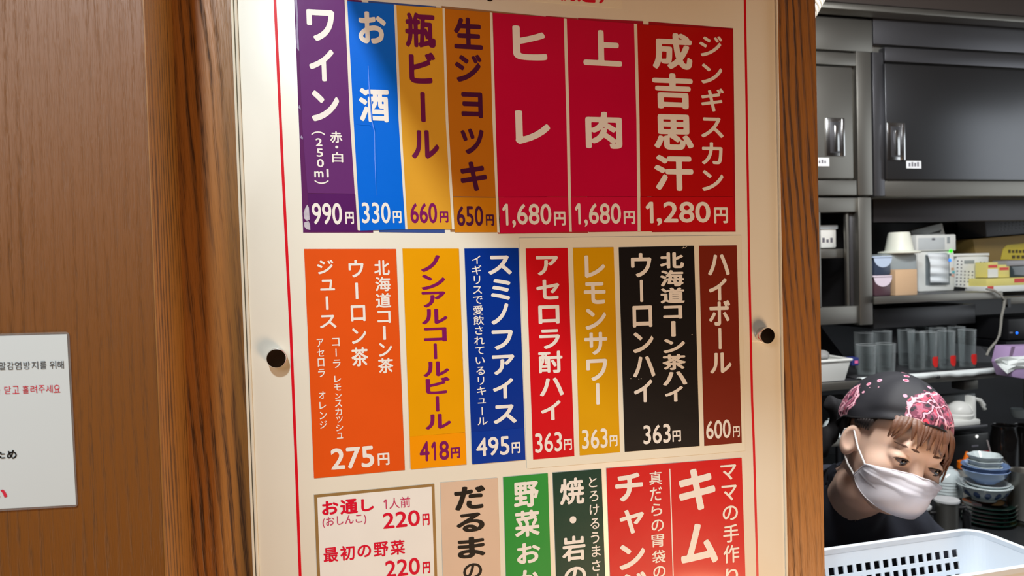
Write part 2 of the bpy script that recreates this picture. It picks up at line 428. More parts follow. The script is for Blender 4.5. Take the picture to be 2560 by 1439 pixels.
def strip(pts, col, label, layer=1, lettering=(), name='menu_strip', sub=None, coat=0.55, ink=None, wt=0.026):
    Y = -0.0003 - 0.00035 * layer
    m = vinyl('vinyl_%d_%d_%d' % col, col, coat=coat) if not isinstance(col, bpy.types.Material) else col
    o = MB().slab([W(x, y, Y) for x, y in pts], 0.0003).build(name, m, board, label=label)
    if lettering:
        if len(lettering) <= 2 and name == 'menu_strip':
            for it in lettering: mb = MB(); inkrun(mb, [it], Y - 0.00025, wt); mb.build('character', ink, o)
        else: mb = MB(); inkrun(mb, lettering, Y - 0.00025, wt); mb.build('lettering', ink, o)
    return o
BACK = 0.2
strip([(735, -12), (904, 1), (933, 581), (758, 581)], (96, 34, 96), 'older purple strip showing behind the wine strip', BACK, name='backing_strip')
strip([(921, 2), (1090, 16), (1112, 582), (948, 580)], (60, 84, 150), 'older blue strip showing behind the second strip', BACK, name='backing_strip')
strip([(1104, 15), (1353, 40), (1370, 580), (1126, 579)], (160, 118, 80), 'brownish older strip behind the orange strip', BACK, name='backing_strip')
strip([(1365, 40), (1444, 46), (1470, 582), (1245, 584), (1242, 570)], (176, 60, 60), 'older reddish strip with a worn edge', BACK, name='backing_strip')
strip([(1445, 45), (1608, 53), (1618, 578), (1472, 580)], (170, 24, 50), 'older red strip behind the fifth strip', BACK, name='backing_strip')
strip([(1622, 54), (1833, 71), (1839, 579), (1630, 580)], (165, 20, 34), 'older red strip behind the widest strip', BACK, name='backing_strip')

PUR = (104, 46, 112); BLU = (0, 108, 226); YEL = (226, 164, 48); ORA = (198, 116, 22); CRI = (204, 8, 62); RED = (190, 14, 18)
# white gaps between neighbouring strips
for g in ([(861, -6), (868, -5), (884, 300), (895, 490), (901, 576), (894, 575), (887, 490), (875, 300)],
          [(984.7, 11), (991, 12), (1003, 300), (1014, 490), (1019, 573), (1013, 573), (1008, 490), (996.5, 300)],
          [(1106, 20), (1112, 21), (1121, 300), (1132, 490), (1136, 573), (1130, 573), (1125, 490), (1114, 300)],
          [(1224.6, 31), (1231, 32), (1239, 300), (1245, 491), (1249, 581), (1243, 580), (1239, 490), (1231, 300)],
          [(1409, 46), (1417, 47), (1424, 300), (1427.5, 491), (1430, 579), (1423, 579), (1420, 491), (1416, 300)],
          [(1585, 59), (1593, 60), (1599, 300), (1601, 491), (1602, 577), (1594, 577), (1593, 491), (1591, 300)]):
    strip(g, mat('gap_white', srgb(238, 230, 214), 0.4, coat=0.3), None, 0.6, name='gap_stripe')
ow = dict(ink=m_white_ink)
strip([(743, -12), (861, -6), (875, 300), (876, 317), (756, 316)], PUR, 'purple strip with three large white characters, topmost on the left', 1, [
    ('ワ', 766, 23, 838, 104), ('イ', 772, 122, 836, 204), ('ン', 777.5, 226, 849, 304)], wt=0.034, **ow)
strip([(756, 316), (876, 317), (887, 484), (769, 482)], PUR, 'purple slip with small white lettering about colour and volume', 1, [
    ('（|', 778, 328, 813, 338, .012), ('2', 789, 345, 806, 365), ('5', 791, 371, 808, 392), ('0', 792, 397, 810, 418), ('m', 785.5, 428, 809, 443), ('l', 816, 422, 822, 443, .012), ('）|', 786, 450, 822, 459.5, .012),
    ('赤', 825, 328, 856, 357), ('・', 838, 364, 846, 371), ('白', 830, 380, 858, 406)], wt=0.02, **ow)
strip([(868, 3), (984.7, 11), (996.5, 300), (1008, 490), (895, 490), (884, 300)], BLU, 'bright blue strip with white lettering and a long vertical crease', 1, [
    ('お', 895, 28, 966, 110.5), ('酒', 897, 220, 974, 306)], wt=0.034, coat=0.8, **ow)
strip([(991, 13), (1106, 20), (1114, 300), (1125, 490), (1014, 490), (1003, 300)], YEL, 'mustard yellow strip with dark plum lettering', 1, [
    ('瓶', 1012, 31, 1089, 120), ('ビ', 1022, 130, 1089, 210), ('ー|', 1051, 230, 1064, 305), ('ル', 1028, 325, 1098, 397)], ink=mat('plum_ink', srgb(112, 16, 76), 0.4), wt=0.032)
strip([(1112, 22), (1224.6, 31), (1231, 300), (1239, 492), (1132, 490), (1121, 300)], ORA, 'brown-orange strip with dark aubergine lettering', 1, [
    ('生', 1134, 43, 1207, 124), ('ジ', 1137, 135, 1205, 206), ('ヨ', 1152.5, 230, 1207, 295), ('ツ', 1152, 321, 1210, 385.5), ('キ', 1151, 404, 1218, 477)], ink=m_dark_ink, wt=0.032)
strip([(1232, 32), (1409, 45), (1416, 300), (1420, 491), (1246, 492), (1239, 300)], CRI, 'crimson strip with two large widely spaced characters', 1, [
    ('ヒ', 1281, 64, 1368, 152), ('レ', 1287.6, 276, 1376, 361)], wt=0.034, **ow)
strip([(1417, 47), (1585, 59), (1591, 300), (1593, 491), (1427.5, 491), (1424, 300)], CRI, 'crimson strip with two large characters, second crimson one from the left', 1, [
    ('上', 1457, 74, 1555, 166), ('肉', 1463, 278.5, 1556, 372)], wt=0.034, **ow)
strip([(1593, 60), (1831, 74), (1834, 491), (1601, 491), (1599, 300)], RED, 'widest dark red strip with four large and six small characters', 1, [
    ('成', 1631, 81, 1731, 175), ('吉', 1630.5, 182, 1733, 273), ('思', 1635, 285, 1734, 375), ('汗', 1635.5, 387, 1734, 477),
    ('ジ', 1748, 89, 1806, 142.5, .022), ('ン', 1753, 159, 1806, 210, .022), ('ギ', 1753, 220, 1810, 279, .022), ('ス', 1752, 293, 1809, 344.5, .022), ('カ', 1754, 355, 1807, 411, .022), ('ン', 1755, 425, 1809, 477, .022)], wt=0.034, **ow)
blue_s = [o for o in board.children if o.get('label', '').startswith('bright blue strip')][0]
mb = MB(); Yc = -0.00068
for path, rr in (([(921, 165), (924, 230), (930, 300), (937, 330), (938, 400), (941, 489)], .0011), ([(886, 310), (905, 312), (924, 313), (931, 320)], .0008)):
    mb.tube([W(x, y, Yc + .0004) for x, y in path], [rr * (.5 if k in (0, len(path) - 1) else 1) for k in range(len(path))], 8)
mb.build('crease', MATS['vinyl_%d_%d_%d' % BLU], blue_s, smooth=True)
m_scuff = mat('scuffed_film', srgb(168, 150, 186), .5, noise=(200, .5)); m_tear = mat('torn_film', srgb(206, 198, 210), .6, noise=(150, .4))
bs0 = board.children[[o.name for o in board.children].index('backing_strip')]
for pts_, mm_ in (([(737, -10), (742, -10), (745, 40), (746, 90), (748, 128), (742, 120), (741, 60)], m_scuff), ([(748, 262), (751, 268), (752, 274), (746, 269)], m_scuff), ([(753, 338), (757, 343), (757, 349), (751, 344)], m_scuff),
                 ([(768, 511), (773, 520), (775, 548), (767, 552), (760, 545), (759, 532), (763, 520)], m_tear), ([(760, 556), (771, 552), (775, 560), (776, 575), (766, 573), (761, 566)], m_tear)):
    MB().slab([W(x, y, -0.0008) for x, y in pts_], .0001).build('scuff', mm_, bs0)
for k_, (x, y) in enumerate(((1706, 620), (1709, 618), (1713, 619), (1716, 616), (1577, 946), (1597, 947), (1603, 946), (1730, 836))):
    MB().slab([W(x + 1.6 * math.cos(t_), y + 1.2 * math.sin(t_), -0.0012) for t_ in np.arange(6) * PI / 3], .0001).build('fleck', mat('fleck_white', srgb(220, 210, 190), .6), board)
def slip(pts, col, lab, let, ink=m_white_ink, layer=1.6, wt=0.034): strip(pts, col, lab, layer, let, name='price_slip', ink=ink, wt=wt)
slip([(770, 485), (888, 485), (894, 577), (776, 577)], (88, 28, 98), 'purple price slip', [('990', 779, 507, 855.5, 561, .014), ('円', 863, 529, 885, 560)])
slip([(895, 490), (1008, 490), (1013, 573), (901, 576)], BLU, 'blue price slip', [('330', 904, 505.6, 976.5, 558, .014), ('円', 982, 527, 1004, 557.5)])
slip([(1014, 490), (1125, 490), (1129.6, 573), (1019, 573)], YEL, 'yellow price slip', [('660', 1025.6, 507, 1093, 557.5, .014), ('円', 1099, 528, 1121, 556)], ink=m_purple_ink)
slip([(1133, 493), (1239, 494), (1243, 580), (1137, 580)], (212, 132, 18), 'orange price slip', [('650', 1142, 514.6, 1208.5, 564.6, .014), ('円', 1214.6, 536, 1235, 564)], ink=m_dark_ink)
slip([(1247, 493), (1420, 493), (1423, 579), (1251, 583)], (212, 16, 66), 'crimson price slip on the left', [('１', 1255.5, 509, 1271, 563.6, .02), (',680', 1279.6, 509, 1379, 568.5, .014), ('円', 1384.7, 528.6, 1414, 563.6)])
slip([(1427.5, 493), (1593, 492), (1594, 577), (1430, 579)], (212, 16, 66), 'crimson price slip on the right', [('１', 1437, 508, 1452, 561, .024), (',680', 1460, 508, 1553, 566.5, .014), ('円', 1559, 527, 1588, 560)])
slip([(1601, 492), (1834, 492), (1838, 576), (1602, 578)], (202, 16, 26), 'wide red price slip', [('１', 1614, 504, 1634, 558, .03), (',280', 1641, 504, 1776.6, 563.5, .018), ('円', 1785, 518, 1820, 558)])

# second row
strip([(760, 622), (990, 622), (1012, 1174), (785, 1195)], (232, 88, 22), 'wide orange strip listing soft drinks in white', 1, [
    ('北', 935, 650, 974.5, 688), ('海', 937.5, 691, 977, 728), ('道', 939, 732, 978, 769), ('コ', 943, 776, 977, 807.5), ('ー|', 957, 814, 965, 849), ('ン', 946.6, 856, 980.6, 891), ('茶', 945, 893.6, 984, 932.6),
    ('ウ', 871, 649, 909.5, 693), ('ー|', 888, 706, 896, 747.5), ('ロ', 876.6, 762, 914, 803), ('ン', 879, 819, 916, 859), ('茶', 878, 867, 921, 916),
    ('ジ', 792, 649, 834, 685), ('ユ', 800, 698, 837.4, 726), ('ー|', 814, 740.6, 821.6, 774), ('ス', 799, 786.6, 841.5, 820),
    ('コ', 830, 844, 849, 865, .012), ('ー|', 838.5, 871, 842, 891, .012), ('ラ', 832.4, 898, 851.5, 919.6, .012), ('レ', 835.6, 938, 853, 955, .012), ('モ', 835, 958.6, 853, 976, .012), ('ン', 837.4, 982, 854, 996.7, .012), ('ス', 837, 999, 855, 1017, .012), ('カ', 838, 1019, 855, 1037.5, .012), ('ツ', 841, 1040, 856.7, 1056, .012), ('シ', 839.7, 1060, 858, 1077, .012), ('ユ', 842, 1081, 858, 1096, .012),
    ('ア', 791.7, 846, 809, 867, .012), ('セ', 792, 871, 810.7, 891, .012), ('ロ', 794, 895, 811, 916, .012), ('ラ', 795, 921.5, 812.5, 942, .012), ('オ', 796.6, 977, 814, 996.7, .012), ('レ', 798.4, 1003.5, 816, 1021.6, .012), ('ン', 799, 1028, 817, 1047.6, .012), ('ジ', 799, 1051, 817.7, 1071, .012),
    ('275', 826.5, 1114, 936, 1173, .020), ('円', 944, 1131, 974, 1163, .03)], wt=0.022, ink=m_white_ink)
strip([(1006, 621), (1147, 621), (1163, 1080), (1024, 1091)], (238, 164, 0), 'tall amber strip with purple lettering', 1, [
    ('ノ', 1052, 637.6, 1100, 679), ('ン', 1053, 685.6, 1113, 724), ('ア', 1054, 728, 1114, 768), ('ル', 1054, 771, 1119, 810), ('コ', 1059, 817.7, 1117, 854), ('ー|', 1084, 858, 1093, 897), ('ル', 1058, 902, 1123, 941), ('ビ', 1064, 941.6, 1125, 985), ('ー|', 1089, 990, 1098.4, 1028), ('ル', 1063, 1033, 1128, 1072.6)], ink=m_purple_ink, wt=0.03)
slip([(1024, 1091), (1163, 1080.5), (1166, 1160), (1026.6, 1172.5)], (250, 156, 0), 'amber price slip', [('4', 1048.6, 1102, 1074, 1153, .016), ('１', 1078, 1103.5, 1090, 1151, .024), ('8', 1097.5, 1101, 1123, 1149.5, .016), ('円', 1127, 1117, 1150.5, 1145.5)], ink=m_purple_ink)
strip([(1161, 621), (1296, 620), (1311, 1069), (1178, 1080)], (0, 50, 150), 'tall navy blue strip with white lettering in two columns', 1, [
    ('ス', 1220, 638, 1279.6, 686), ('ミ', 1226.6, 696.5, 1277, 750), ('ノ', 1227.5, 758, 1272, 811), ('フ', 1229, 824, 1283, 873.6), ('ア', 1230, 885.7, 1287, 936.6), ('イ', 1232, 944.6, 1284, 996.7), ('ス', 1233, 1010, 1291.6, 1059)], wt=0.032, ink=m_white_ink)
navy = board.children[-1]
mb = MB(); putrun(mb, 'イギリスで愛飲されているリキュール', 1190.5, 649, 1206.5, 1052, 28.5, 25.5, -0.0003 - 0.00035 - 0.00025, .012); mb.build('small_lettering', m_white_ink, navy)
slip([(1178, 1080), (1311, 1069), (1313.5, 1148.5), (1180.6, 1160)], (0, 56, 160), 'navy price slip', [('495', 1190, 1089.6, 1274, 1140.5, .014), ('円', 1279, 1104, 1301, 1133)])
strip([(1298, 595), (1853, 588), (1863, 1126), (1317.5, 1171)], m_paper, 'cream paper sheet stuck over the board', 0.9, name='overlay_sheet')
strip([(1314.5, 621), (1419, 619.5), (1436, 1139.5), (1333, 1148)], (216, 14, 28), 'narrow bright red strip', 1.9, [
    ('ア', 1339.5, 639, 1396, 688), ('セ', 1340.5, 698, 1399, 749), ('ロ', 1345.5, 762, 1399, 809.5), ('ラ', 1347.5, 822, 1400.5, 872), ('酎', 1345.5, 876, 1407, 933), ('ハ', 1349, 943, 1409, 990), ('イ', 1352, 1000, 1402.5, 1051), ('363', 1337, 1079, 1405.5, 1131, .014), ('円', 1409.5, 1096, 1430, 1125, .03)], wt=0.028, ink=m_white_ink)
strip([(1432.5, 619), (1534, 617.5), (1550, 1129.5), (1449.5, 1138)], (226, 166, 4), 'narrow yellow strip with white lettering', 1.9, [
    ('レ', 1461, 637.5, 1513, 694), ('モ', 1459, 704, 1514.5, 760), ('ン', 1463, 769.5, 1515.5, 824), ('サ', 1460.5, 829, 1519, 887), ('ワ', 1465.5, 896, 1519, 952), ('ー|', 1489.5, 957, 1499.5, 1011), ('363', 1454, 1070, 1519.5, 1122, .014), ('円', 1524, 1087, 1544, 1115.5, .03)], wt=0.028, ink=m_white_ink)
strip([(1547, 618), (1735, 614), (1749, 1114), (1562, 1129)], (26, 24, 26), 'black strip with white lettering in two columns', 1.9, [
    ('ウ', 1577, 632, 1629, 692.5), ('ー|', 1599.5, 699, 1608, 754.5), ('ロ', 1581, 763, 1631, 818), ('ン', 1582, 829, 1634, 882), ('ハ', 1582, 889, 1638, 942.5), ('イ', 1584.5, 948, 1632, 1006),
    ('北', 1649.5, 630, 1710, 671, .036), ('海', 1650, 674.5, 1710.5, 716, .034), ('道', 1651, 718, 1712, 758, .034), ('コ', 1657.5, 763, 1706, 797, .036), ('ー|', 1677.5, 802, 1689.5, 841, .036), ('ン', 1658, 845.5, 1713, 882, .036), ('茶', 1656, 884, 1715, 925, .034), ('ハ', 1657, 927.5, 1718, 963, .036), ('イ', 1662, 964.5, 1708, 1004.5, .036),
    ('363', 1608, 1059, 1677, 1109.5, .014), ('円', 1681, 1075, 1702.5, 1104, .03)], wt=0.028, ink=m_white_ink)
strip([(1747.5, 614), (1842, 613), (1854.5, 1106), (1761, 1114)], (128, 40, 24), 'narrow maroon strip at the right end', 1.9, [
    ('ハ', 1769.5, 635, 1824, 688), ('イ', 1772, 695, 1817.5, 751), ('ボ', 1772, 750, 1826, 814), ('ー|', 1796, 819.5, 1804, 872.5), ('ル', 1775, 880, 1829, 933), ('600', 1765, 1048, 1827, 1097, .014), ('円', 1832.5, 1064.5, 1849.5, 1092.5, .02)], wt=0.028, ink=m_white_ink)

# third row
EXT = 1560
def down(a, b, y): return a[0] + (b[0] - a[0]) * (y - a[1]) / (b[1] - a[1])
def third(tl, tr, xb0, xb1, *a, **k):
    return strip([tl, tr, (down(tr, (xb1, 1439), EXT), EXT), (down(tl, (xb0, 1439), EXT), EXT)], *a, **k)
gold = mat('gold_frame', srgb(186, 148, 92), 0.35, metal=0.4, coat=0.3)
fr = third((785, 1236.4), (1085.5, 1208.5), 793, 1092.7, gold, 'white box with a thin gold frame and red prices', 0.8, name='framed_box')
third((793, 1243), (1079, 1216), 800.5, 1086, mat('box_white', srgb(243, 239, 232), 0.4, coat=0.3), None, 1.1, name='box_face')
face = board.children[-1]
YB = -0.0003 - 0.00035 * 1.1 - 0.00025
mb = MB(); inkrun(mb, [('お', 804.6, 1250, 846.5, 1287), ('通', 850, 1246, 894.5, 1285), ('し', 902.7, 1245, 935, 1277.6)], YB, .032)
inkrun(mb, [('220', 957, 1275, 1050, 1320, .014), ('円', 1056, 1283, 1074, 1313), ('220', 963, 1394, 1050, 1442, .014), ('円', 1056.7, 1403, 1075.7, 1433)], YB, .03)
for i, ch in enumerate('最初の野菜'):
    x = 827 + i * 41.8; y = 1386 - i * 4.6; hw = 18.5 if ch != 'の' else 17.5; hh = 19.5 if ch != 'の' else 16.5
    put(mb, ch, x - hw, y - hh, x + hw, y + hh, YB, .02)
mb.build('lettering', m_red_ink, face)
mb = MB(); put(mb, '(おしんこ)', 806, 1284, 916, 1318, YB, .004); put(mb, '１', 958.6, 1247.5, 967, 1272, YB, .004); put(mb, '人前', 973, 1240.7, 1026, 1270.5, YB, .004)
mb.build('small_lettering', m_rose_ink, face)
third((1100.7, 1206), (1244, 1194), 1107.5, 1251, (226, 196, 170), 'beige strip with black lettering', 1, [
    ('だ', 1135, 1213, 1214, 1275), ('る', 1140.5, 1280, 1211.7, 1331), ('ま', 1143.7, 1339, 1213.5, 1396), ('の', 1157.5, 1405.6, 1205.6, 1447, .02)], ink=m_black_ink, wt=0.036)
third((1258, 1192.4), (1369.4, 1182.3), 1265, 1377.6, (48, 152, 62), 'green strip with large white lettering', 1, [
    ('野', 1284, 1201.7, 1347, 1269), ('菜', 1286.5, 1272.6, 1349.4, 1342.5), ('お', 1292, 1354, 1351, 1409), ('か', 1292, 1421, 1351, 1480)], wt=0.03, ink=m_white_ink)
third((1381.6, 1181.3), (1503.5, 1171.7), 1390.6, 1513, (22, 64, 52), 'dark green strip with white lettering in two columns', 1, [
    ('焼', 1399, 1192, 1461, 1261.5), ('・', 1424, 1289, 1441, 1308), ('岩', 1404.7, 1336.6, 1464.4, 1403), ('の', 1410, 1414, 1466, 1465),
    ('と', 1472, 1190.6, 1493, 1218, .01), ('ろ', 1473, 1225.6, 1496, 1252.7, .01), ('け', 1474, 1259, 1498, 1286.7, .01), ('る', 1476, 1294, 1498, 1322, .01), ('う', 1477, 1328, 1498, 1358.4, .01), ('ま', 1479, 1361, 1501.6, 1391.6, .01), ('さ', 1480, 1398, 1501.6, 1427, .01), ('ー|', 1492.5, 1433, 1496.5, 1462, .01)], wt=0.026, ink=m_white_ink)
third((1516, 1170), (1854.3, 1143.8), 1525.5, 1863.6, (216, 26, 30), 'broad red strip divided by a thin white line', 1, [
    ('チ', 1537.5, 1180.5, 1608.4, 1253.5), ('ヤ', 1549, 1271, 1610.5, 1335), ('ン', 1548, 1357, 1613, 1423.5), ('ジ', 1550, 1428, 1616, 1492),
    ('真', 1623, 1176.5, 1655, 1211.5, .012), ('だ', 1624.6, 1216, 1655, 1251.6, .012), ('ら', 1628, 1257, 1655.7, 1289, .012), ('の', 1628.6, 1297, 1659.7, 1328, .012), ('胃', 1628.6, 1334, 1660.5, 1367.7, .012), ('袋', 1630.4, 1373, 1664, 1407.6, .012), ('の', 1633, 1413, 1664, 1444, .012),
    ('キ', 1697, 1168, 1789, 1277, .034), ('ム', 1701.6, 1305, 1794.6, 1412, .034),
    ('マ', 1801, 1160, 1841, 1200, .014), ('マ', 1803.6, 1211, 1842.4, 1251.6, .014), ('の', 1806.5, 1262, 1845, 1301, .014), ('手', 1807.6, 1309, 1847.7, 1356, .014), ('作', 1808.4, 1360.5, 1848.8, 1407.6, .014), ('り', 1813.7, 1418, 1845.6, 1460, .014)], wt=0.032, ink=m_white_ink)
redw = board.children[-1]
stripline([(1674.5, 1171), (1679, 1300), (1683, 1439), (1687, EXT)], -0.0003 - 0.00035 - 0.0002, 2.6, 0.0001, 'dividing_line', m_white_ink, redw)
# label slip cut off at the top, its lettering just reaching into view
sl = strip([(1316, -60), (1552, -44), (1555, 21), (1317, 2)], m_paper, 'small white label at the top edge', 0.5, [('税', 1393, -42, 1439, 3), ('込', 1443, -42, 1489, 7), (')', 1497, -40, 1514, 9)], name='label_slip', ink=m_red_ink, wt=.03)
mb = MB(); put(mb, 'い', 1210, -34, 1256, 5, -0.0003, .03); mb.build('top_lettering', m_black_ink, board)

# capped screws
m_chrome = mat('chrome', srgb(225, 225, 225), 0.08, metal=1.0)
for (px, py, r) in ((690.6, 895.5, 0.0098), (1919.5, 839, 0.0098)):
    c = W(px, py, -0.011)
    c2 = (c[0], 0, c[2])
    MB().lathe([(r * .96, 0.0), (r * .96, 0.0015), (r, 0.002), (r, 0.0098), (r * .93, 0.0112), (r * .5, 0.0117), (0.0001, 0.0118)], c2, 40, 'y').build('screw_cap', m_chrome, board, smooth=True)

# ------------------------------------------------------------------ laminated notice
NY = -0.1165
m_film = mat('laminate_film', (1, 1, 1, 1), 0.12, trans=0.9, ior=1.15, coat=0.5)
m_npaper = mat('notice_paper', srgb(206, 210, 210), 0.45, coat=0.3, coat_rough=0.1, noise=(12, 0.03))
nt_ = thing('notice', 'laminated white notice with Korean and Japanese writing on the oak panel', 'notice', tuple(W(60, 1060, NY)))
rc = [(-330, 843), (165, 829), (171, 832), (173.5, 838), (194, 1258), (193, 1263), (188, 1266), (-330, 1296)]
MB().slab([W(x, y, NY) for x, y in rc], 0.0006).build('laminate', m_film, nt_)
MB().slab([W(x, y, NY - 0.0003) for x, y in [(-320, 848), (167, 835), (190, 1261), (-320, 1289)]], 0.0004).build('sheet', m_npaper, nt_)
mb = MB(); NT = NY - 0.0007
def lineh(s, x0, y0, x1, y1, w_, h_, wt):
    n = len(s); m_ = MB()
    for i, ch in enumerate(s):
        if ch == ' ': continue
        t = i / (n - 1); cx, cy = x0 + (x1 - x0) * t, y0 + (y1 - y0) * t
        _, bx = glyph(ch, wt); bw, bh = (bx[2] - bx[0]) * w_, (bx[3] - bx[1]) * h_
        put(mb, ch, cx - bw / 2, cy - bh / 2, cx + bw / 2, cy + bh / 2, NT, wt)
for ch, x in zip('비말감염방지를위해', (-14, 6, 26, 45, 67, 87, 108, 132, 151)):
    put(mb, ch, x - 8.5, 914.5 - x * .02 - 10, x + 8.5, 914.5 - x * .02 + 10, NT, .0)
mb.build('black_lettering', mat('grey_ink', srgb(70, 70, 72), 0.5), nt_)
mb = MB()
for ch, x in zip('을닫고홀려주세요', (-8, 19, 39, 64, 84, 104, 123, 142)):
    put(mb, ch, x - 8.5, 975 - x * .028 - 10, x + 8.5, 975 - x * .028 + 10, NT, .0)
put(mb, 'い', -24, 1222, 18, 1250, NT, .045)
mb.build('red_lettering', mat('notice_red_ink', srgb(206, 40, 62), 0.5), nt_)
mb = MB(); put(mb, 'た', -12, 1126, 13, 1147, NT, .025); put(mb, 'め', 17, 1124, 42, 1147, NT, .025)
mb.build('bold_lettering', m_black_ink, nt_)
# ------------------------------------------------------------------ kitchen
m_steel = mat('stainless', srgb(134, 132, 126), 0.42, metal=0.85, noise=(3, 0.2))
m_steel_d = mat('stainless_dark', srgb(96, 96, 100), 0.40, metal=0.75, noise=(3, 0.25))
m_steel_b = mat('stainless_bright', srgb(205, 205, 205), 0.2, metal=1.0, noise=(6, 0.1))
m_black = mat('black_plastic', srgb(24, 24, 26), 0.35)
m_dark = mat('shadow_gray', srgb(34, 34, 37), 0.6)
m_wplast = mat('white_plastic', srgb(232, 234, 230), 0.35, noise=(10, 0.04))
m_gplast = mat('grey_plastic', srgb(150, 158, 160), 0.4)
m_sticker = mat('sticker_white', srgb(232, 236, 240), 0.5)
m_print = mat('grey_print', srgb(105, 105, 115), 0.6)
m_glass = bpy.data.materials.new('clear_glass'); m_glass.use_nodes = True; g_ = m_glass.node_tree; b_ = g_.nodes['Principled BSDF']
b_.inputs['Base Color'].default_value = srgb(205, 212, 214); b_.inputs['Roughness'].default_value = .06; b_.inputs['Coat Weight'].default_value = 1
tp_ = g_.nodes.new('ShaderNodeBsdfTransparent'); tp_.inputs[0].default_value = (.94, .96, .96, 1); lw_ = g_.nodes.new('ShaderNodeLayerWeight'); lw_.inputs[0].default_value = .35
mr_ = g_.nodes.new('ShaderNodeMapRange'); mr_.inputs[3].default_value = .015; mr_.inputs[4].default_value = .34; g_.links.new(lw_.outputs['Facing'], mr_.inputs[0])
ms_ = g_.nodes.new('ShaderNodeMixShader'); g_.links.new(mr_.outputs[0], ms_.inputs[0]); g_.links.new(tp_.outputs[0], ms_.inputs[1]); g_.links.new(b_.outputs[0], ms_.inputs[2]); g_.links.new(ms_.outputs[0], g_.nodes['Material Output'].inputs['Surface'])
YF = 1.12
def mpp(px, py, Y):
    P = W(px, py, Y); return -(RC @ (P - CAM))[2] / FPX
def rect(mb, x0, y0, x1, y1, Y, th, sl=True):
    """upright box whose front covers a pixel box on plane Y, edges level and plumb in the world"""
    a = W(x0, (y0 + y1) / 2, Y); b = W(x1, (y0 + y1) / 2, Y); c = W((x0 + x1) / 2, y0, Y); d = W((x0 + x1) / 2, y1, Y)
    mb.box((a[0], Y, d[2]), (b[0], Y + th, c[2])); return mb
def R(name, x0, y0, x1, y1, Y, th, m, par, bevel=0.0015, label=None): return rect(MB(), x0, y0, x1, y1, Y, th).build(name, m, par, bevel=bevel, label=label)
def at(px, py, Y): return tuple(W(px, py, Y))

# soffit over the cabinets
struct(rect(MB(), 1985, -150, 2760, 26, YF - 0.05, 0.6).build('wall_kitchen_soffit', mat('soffit_panel', srgb(70, 62, 58), 0.5)))
sf = struct(rect(MB(), 1985, 27, 2760, 42, YF - 0.06, 0.05).build('trim_2', m_steel, bevel=0.002))
# upper cabinets
cabA = thing('wall_cabinet', 'left stainless wall cabinet with a recessed handle and white label', 'cabinet', at(2080, 490, YF))
R('body', 1960, 40, 2181, 490, YF + 0.02, 0.34, m_steel, cabA)
R('fascia', 1960, 42, 2181, 124, YF, 0.03, m_steel, cabA, .002)
R('frame', 2143, 128, 2180, 488, YF - 0.004, 0.03, m_steel, cabA, .003)
R('frame', 1960, 128, 2142, 160, YF - 0.002, 0.03, m_steel, cabA, .002)
R('frame', 1960, 450, 2142, 488, YF - 0.002, 0.03, m_steel, cabA, .002)
dA = R('door', 1960, 164, 2133, 446, YF - 0.012, 0.02, m_steel, cabA, .004)
def handle(par, x0, y0, x1, y1, Y):
    h = R('handle', x0, y0, x1, y1, Y - 0.004, 0.006, m_steel_b, par, .002)
    w_ = (x1 - x0)
    R('recess', x0 + w_ * .2, y0 + 10, x1 - w_ * .25, y1 - 8, Y - 0.0046, 0.002, m_steel_d, h, .0005)
    R('latch', x0 + w_ * .45, y0 + 18, x1 - w_ * .3, y1 - 12, Y - 0.010, 0.006, m_steel_b, h, .002)
    R('rim', x1 - w_ * .17, y0 + 2, x1, y1, Y - 0.009, 0.006, m_steel_b, h, .002)
handle(dA, 2066, 294, 2113, 390, YF - 0.012)
R('sticker', 2032, 394, 2073, 415, YF - 0.0128, 0.0006, m_sticker, dA, 0)
for k in range(4): R('print', 2040 + k * 7, 399 + (k % 2) * 2, 2044 + k * 7, 408, YF - 0.0133, 0.0004, m_print, dA, 0)
cabB = thing('wall_cabinet', 'wide right-hand stainless wall cabinet with a smooth reflective door', 'cabinet', at(2400, 490, YF))
R('body', 2184, 40, 2800, 492, YF + 0.02, 0.34, m_steel, cabB)
R('fascia', 2184, 44, 2800, 128, YF - 0.002, 0.03, m_steel_d, cabB, .002)
R('track', 2213, 134, 2800, 168, YF - 0.006, 0.03, m_steel_d, cabB, .003)
R('frame', 2184, 130, 2211, 490, YF - 0.002, 0.03, m_steel_d, cabB, .003)
R('frame', 2213, 452, 2800, 490, YF - 0.002, 0.03, m_steel, cabB, .002)
dB = R('door', 2214, 172, 2760, 450, YF - 0.012, 0.02, mat('door_steel', srgb(104, 105, 108), 0.33, metal=0.95, noise=(2.5, 0.15)), cabB, .004)
handle(dB, 2219, 306, 2264, 400, YF - 0.012)
R('sticker', 2266, 402, 2303, 421, YF - 0.0128, 0.0006, m_sticker, dB, 0)
for k in range(4): R('print', 2272 + k * 7, 407 - (k % 2) * 2, 2276 + k * 7, 416, YF - 0.0133, 0.0004, m_print, dB, 0)
# lower left cabinet with open door
cabC = thing('open_cabinet', 'stainless cabinet below the left wall cabinet, its dark inside showing', 'cabinet', at(2090, 812, YF))
R('frame', 1960, 494, 2150, 530, YF, 0.03, m_steel, cabC, .002)
R('frame', 2148, 493, 2181, 812, YF - 0.006, 0.03, m_steel, cabC, .003)
R('frame', 1960, 768, 2150, 812, YF, 0.03, m_steel, cabC, .002)
xs2 = W(2181, 650, YF)[0] - .004; zc0, zc1 = W(2100, 811, YF)[2], W(2100, 494, YF)[2]
MB().box((xs2 - .012, YF + .026, zc0), (xs2 - .001, YF + .30, zc1)).build('side', m_steel_d, cabC)
MB().box((xs2 - .5, YF + .03, zc0), (xs2 - .013, YF + .28, zc0 + .01)).build('bottom', m_steel, cabC)
MB().box((xs2 - .5, YF + .288, zc0), (xs2 - .013, YF + .30, zc1)).build('back', m_dark, cabC)
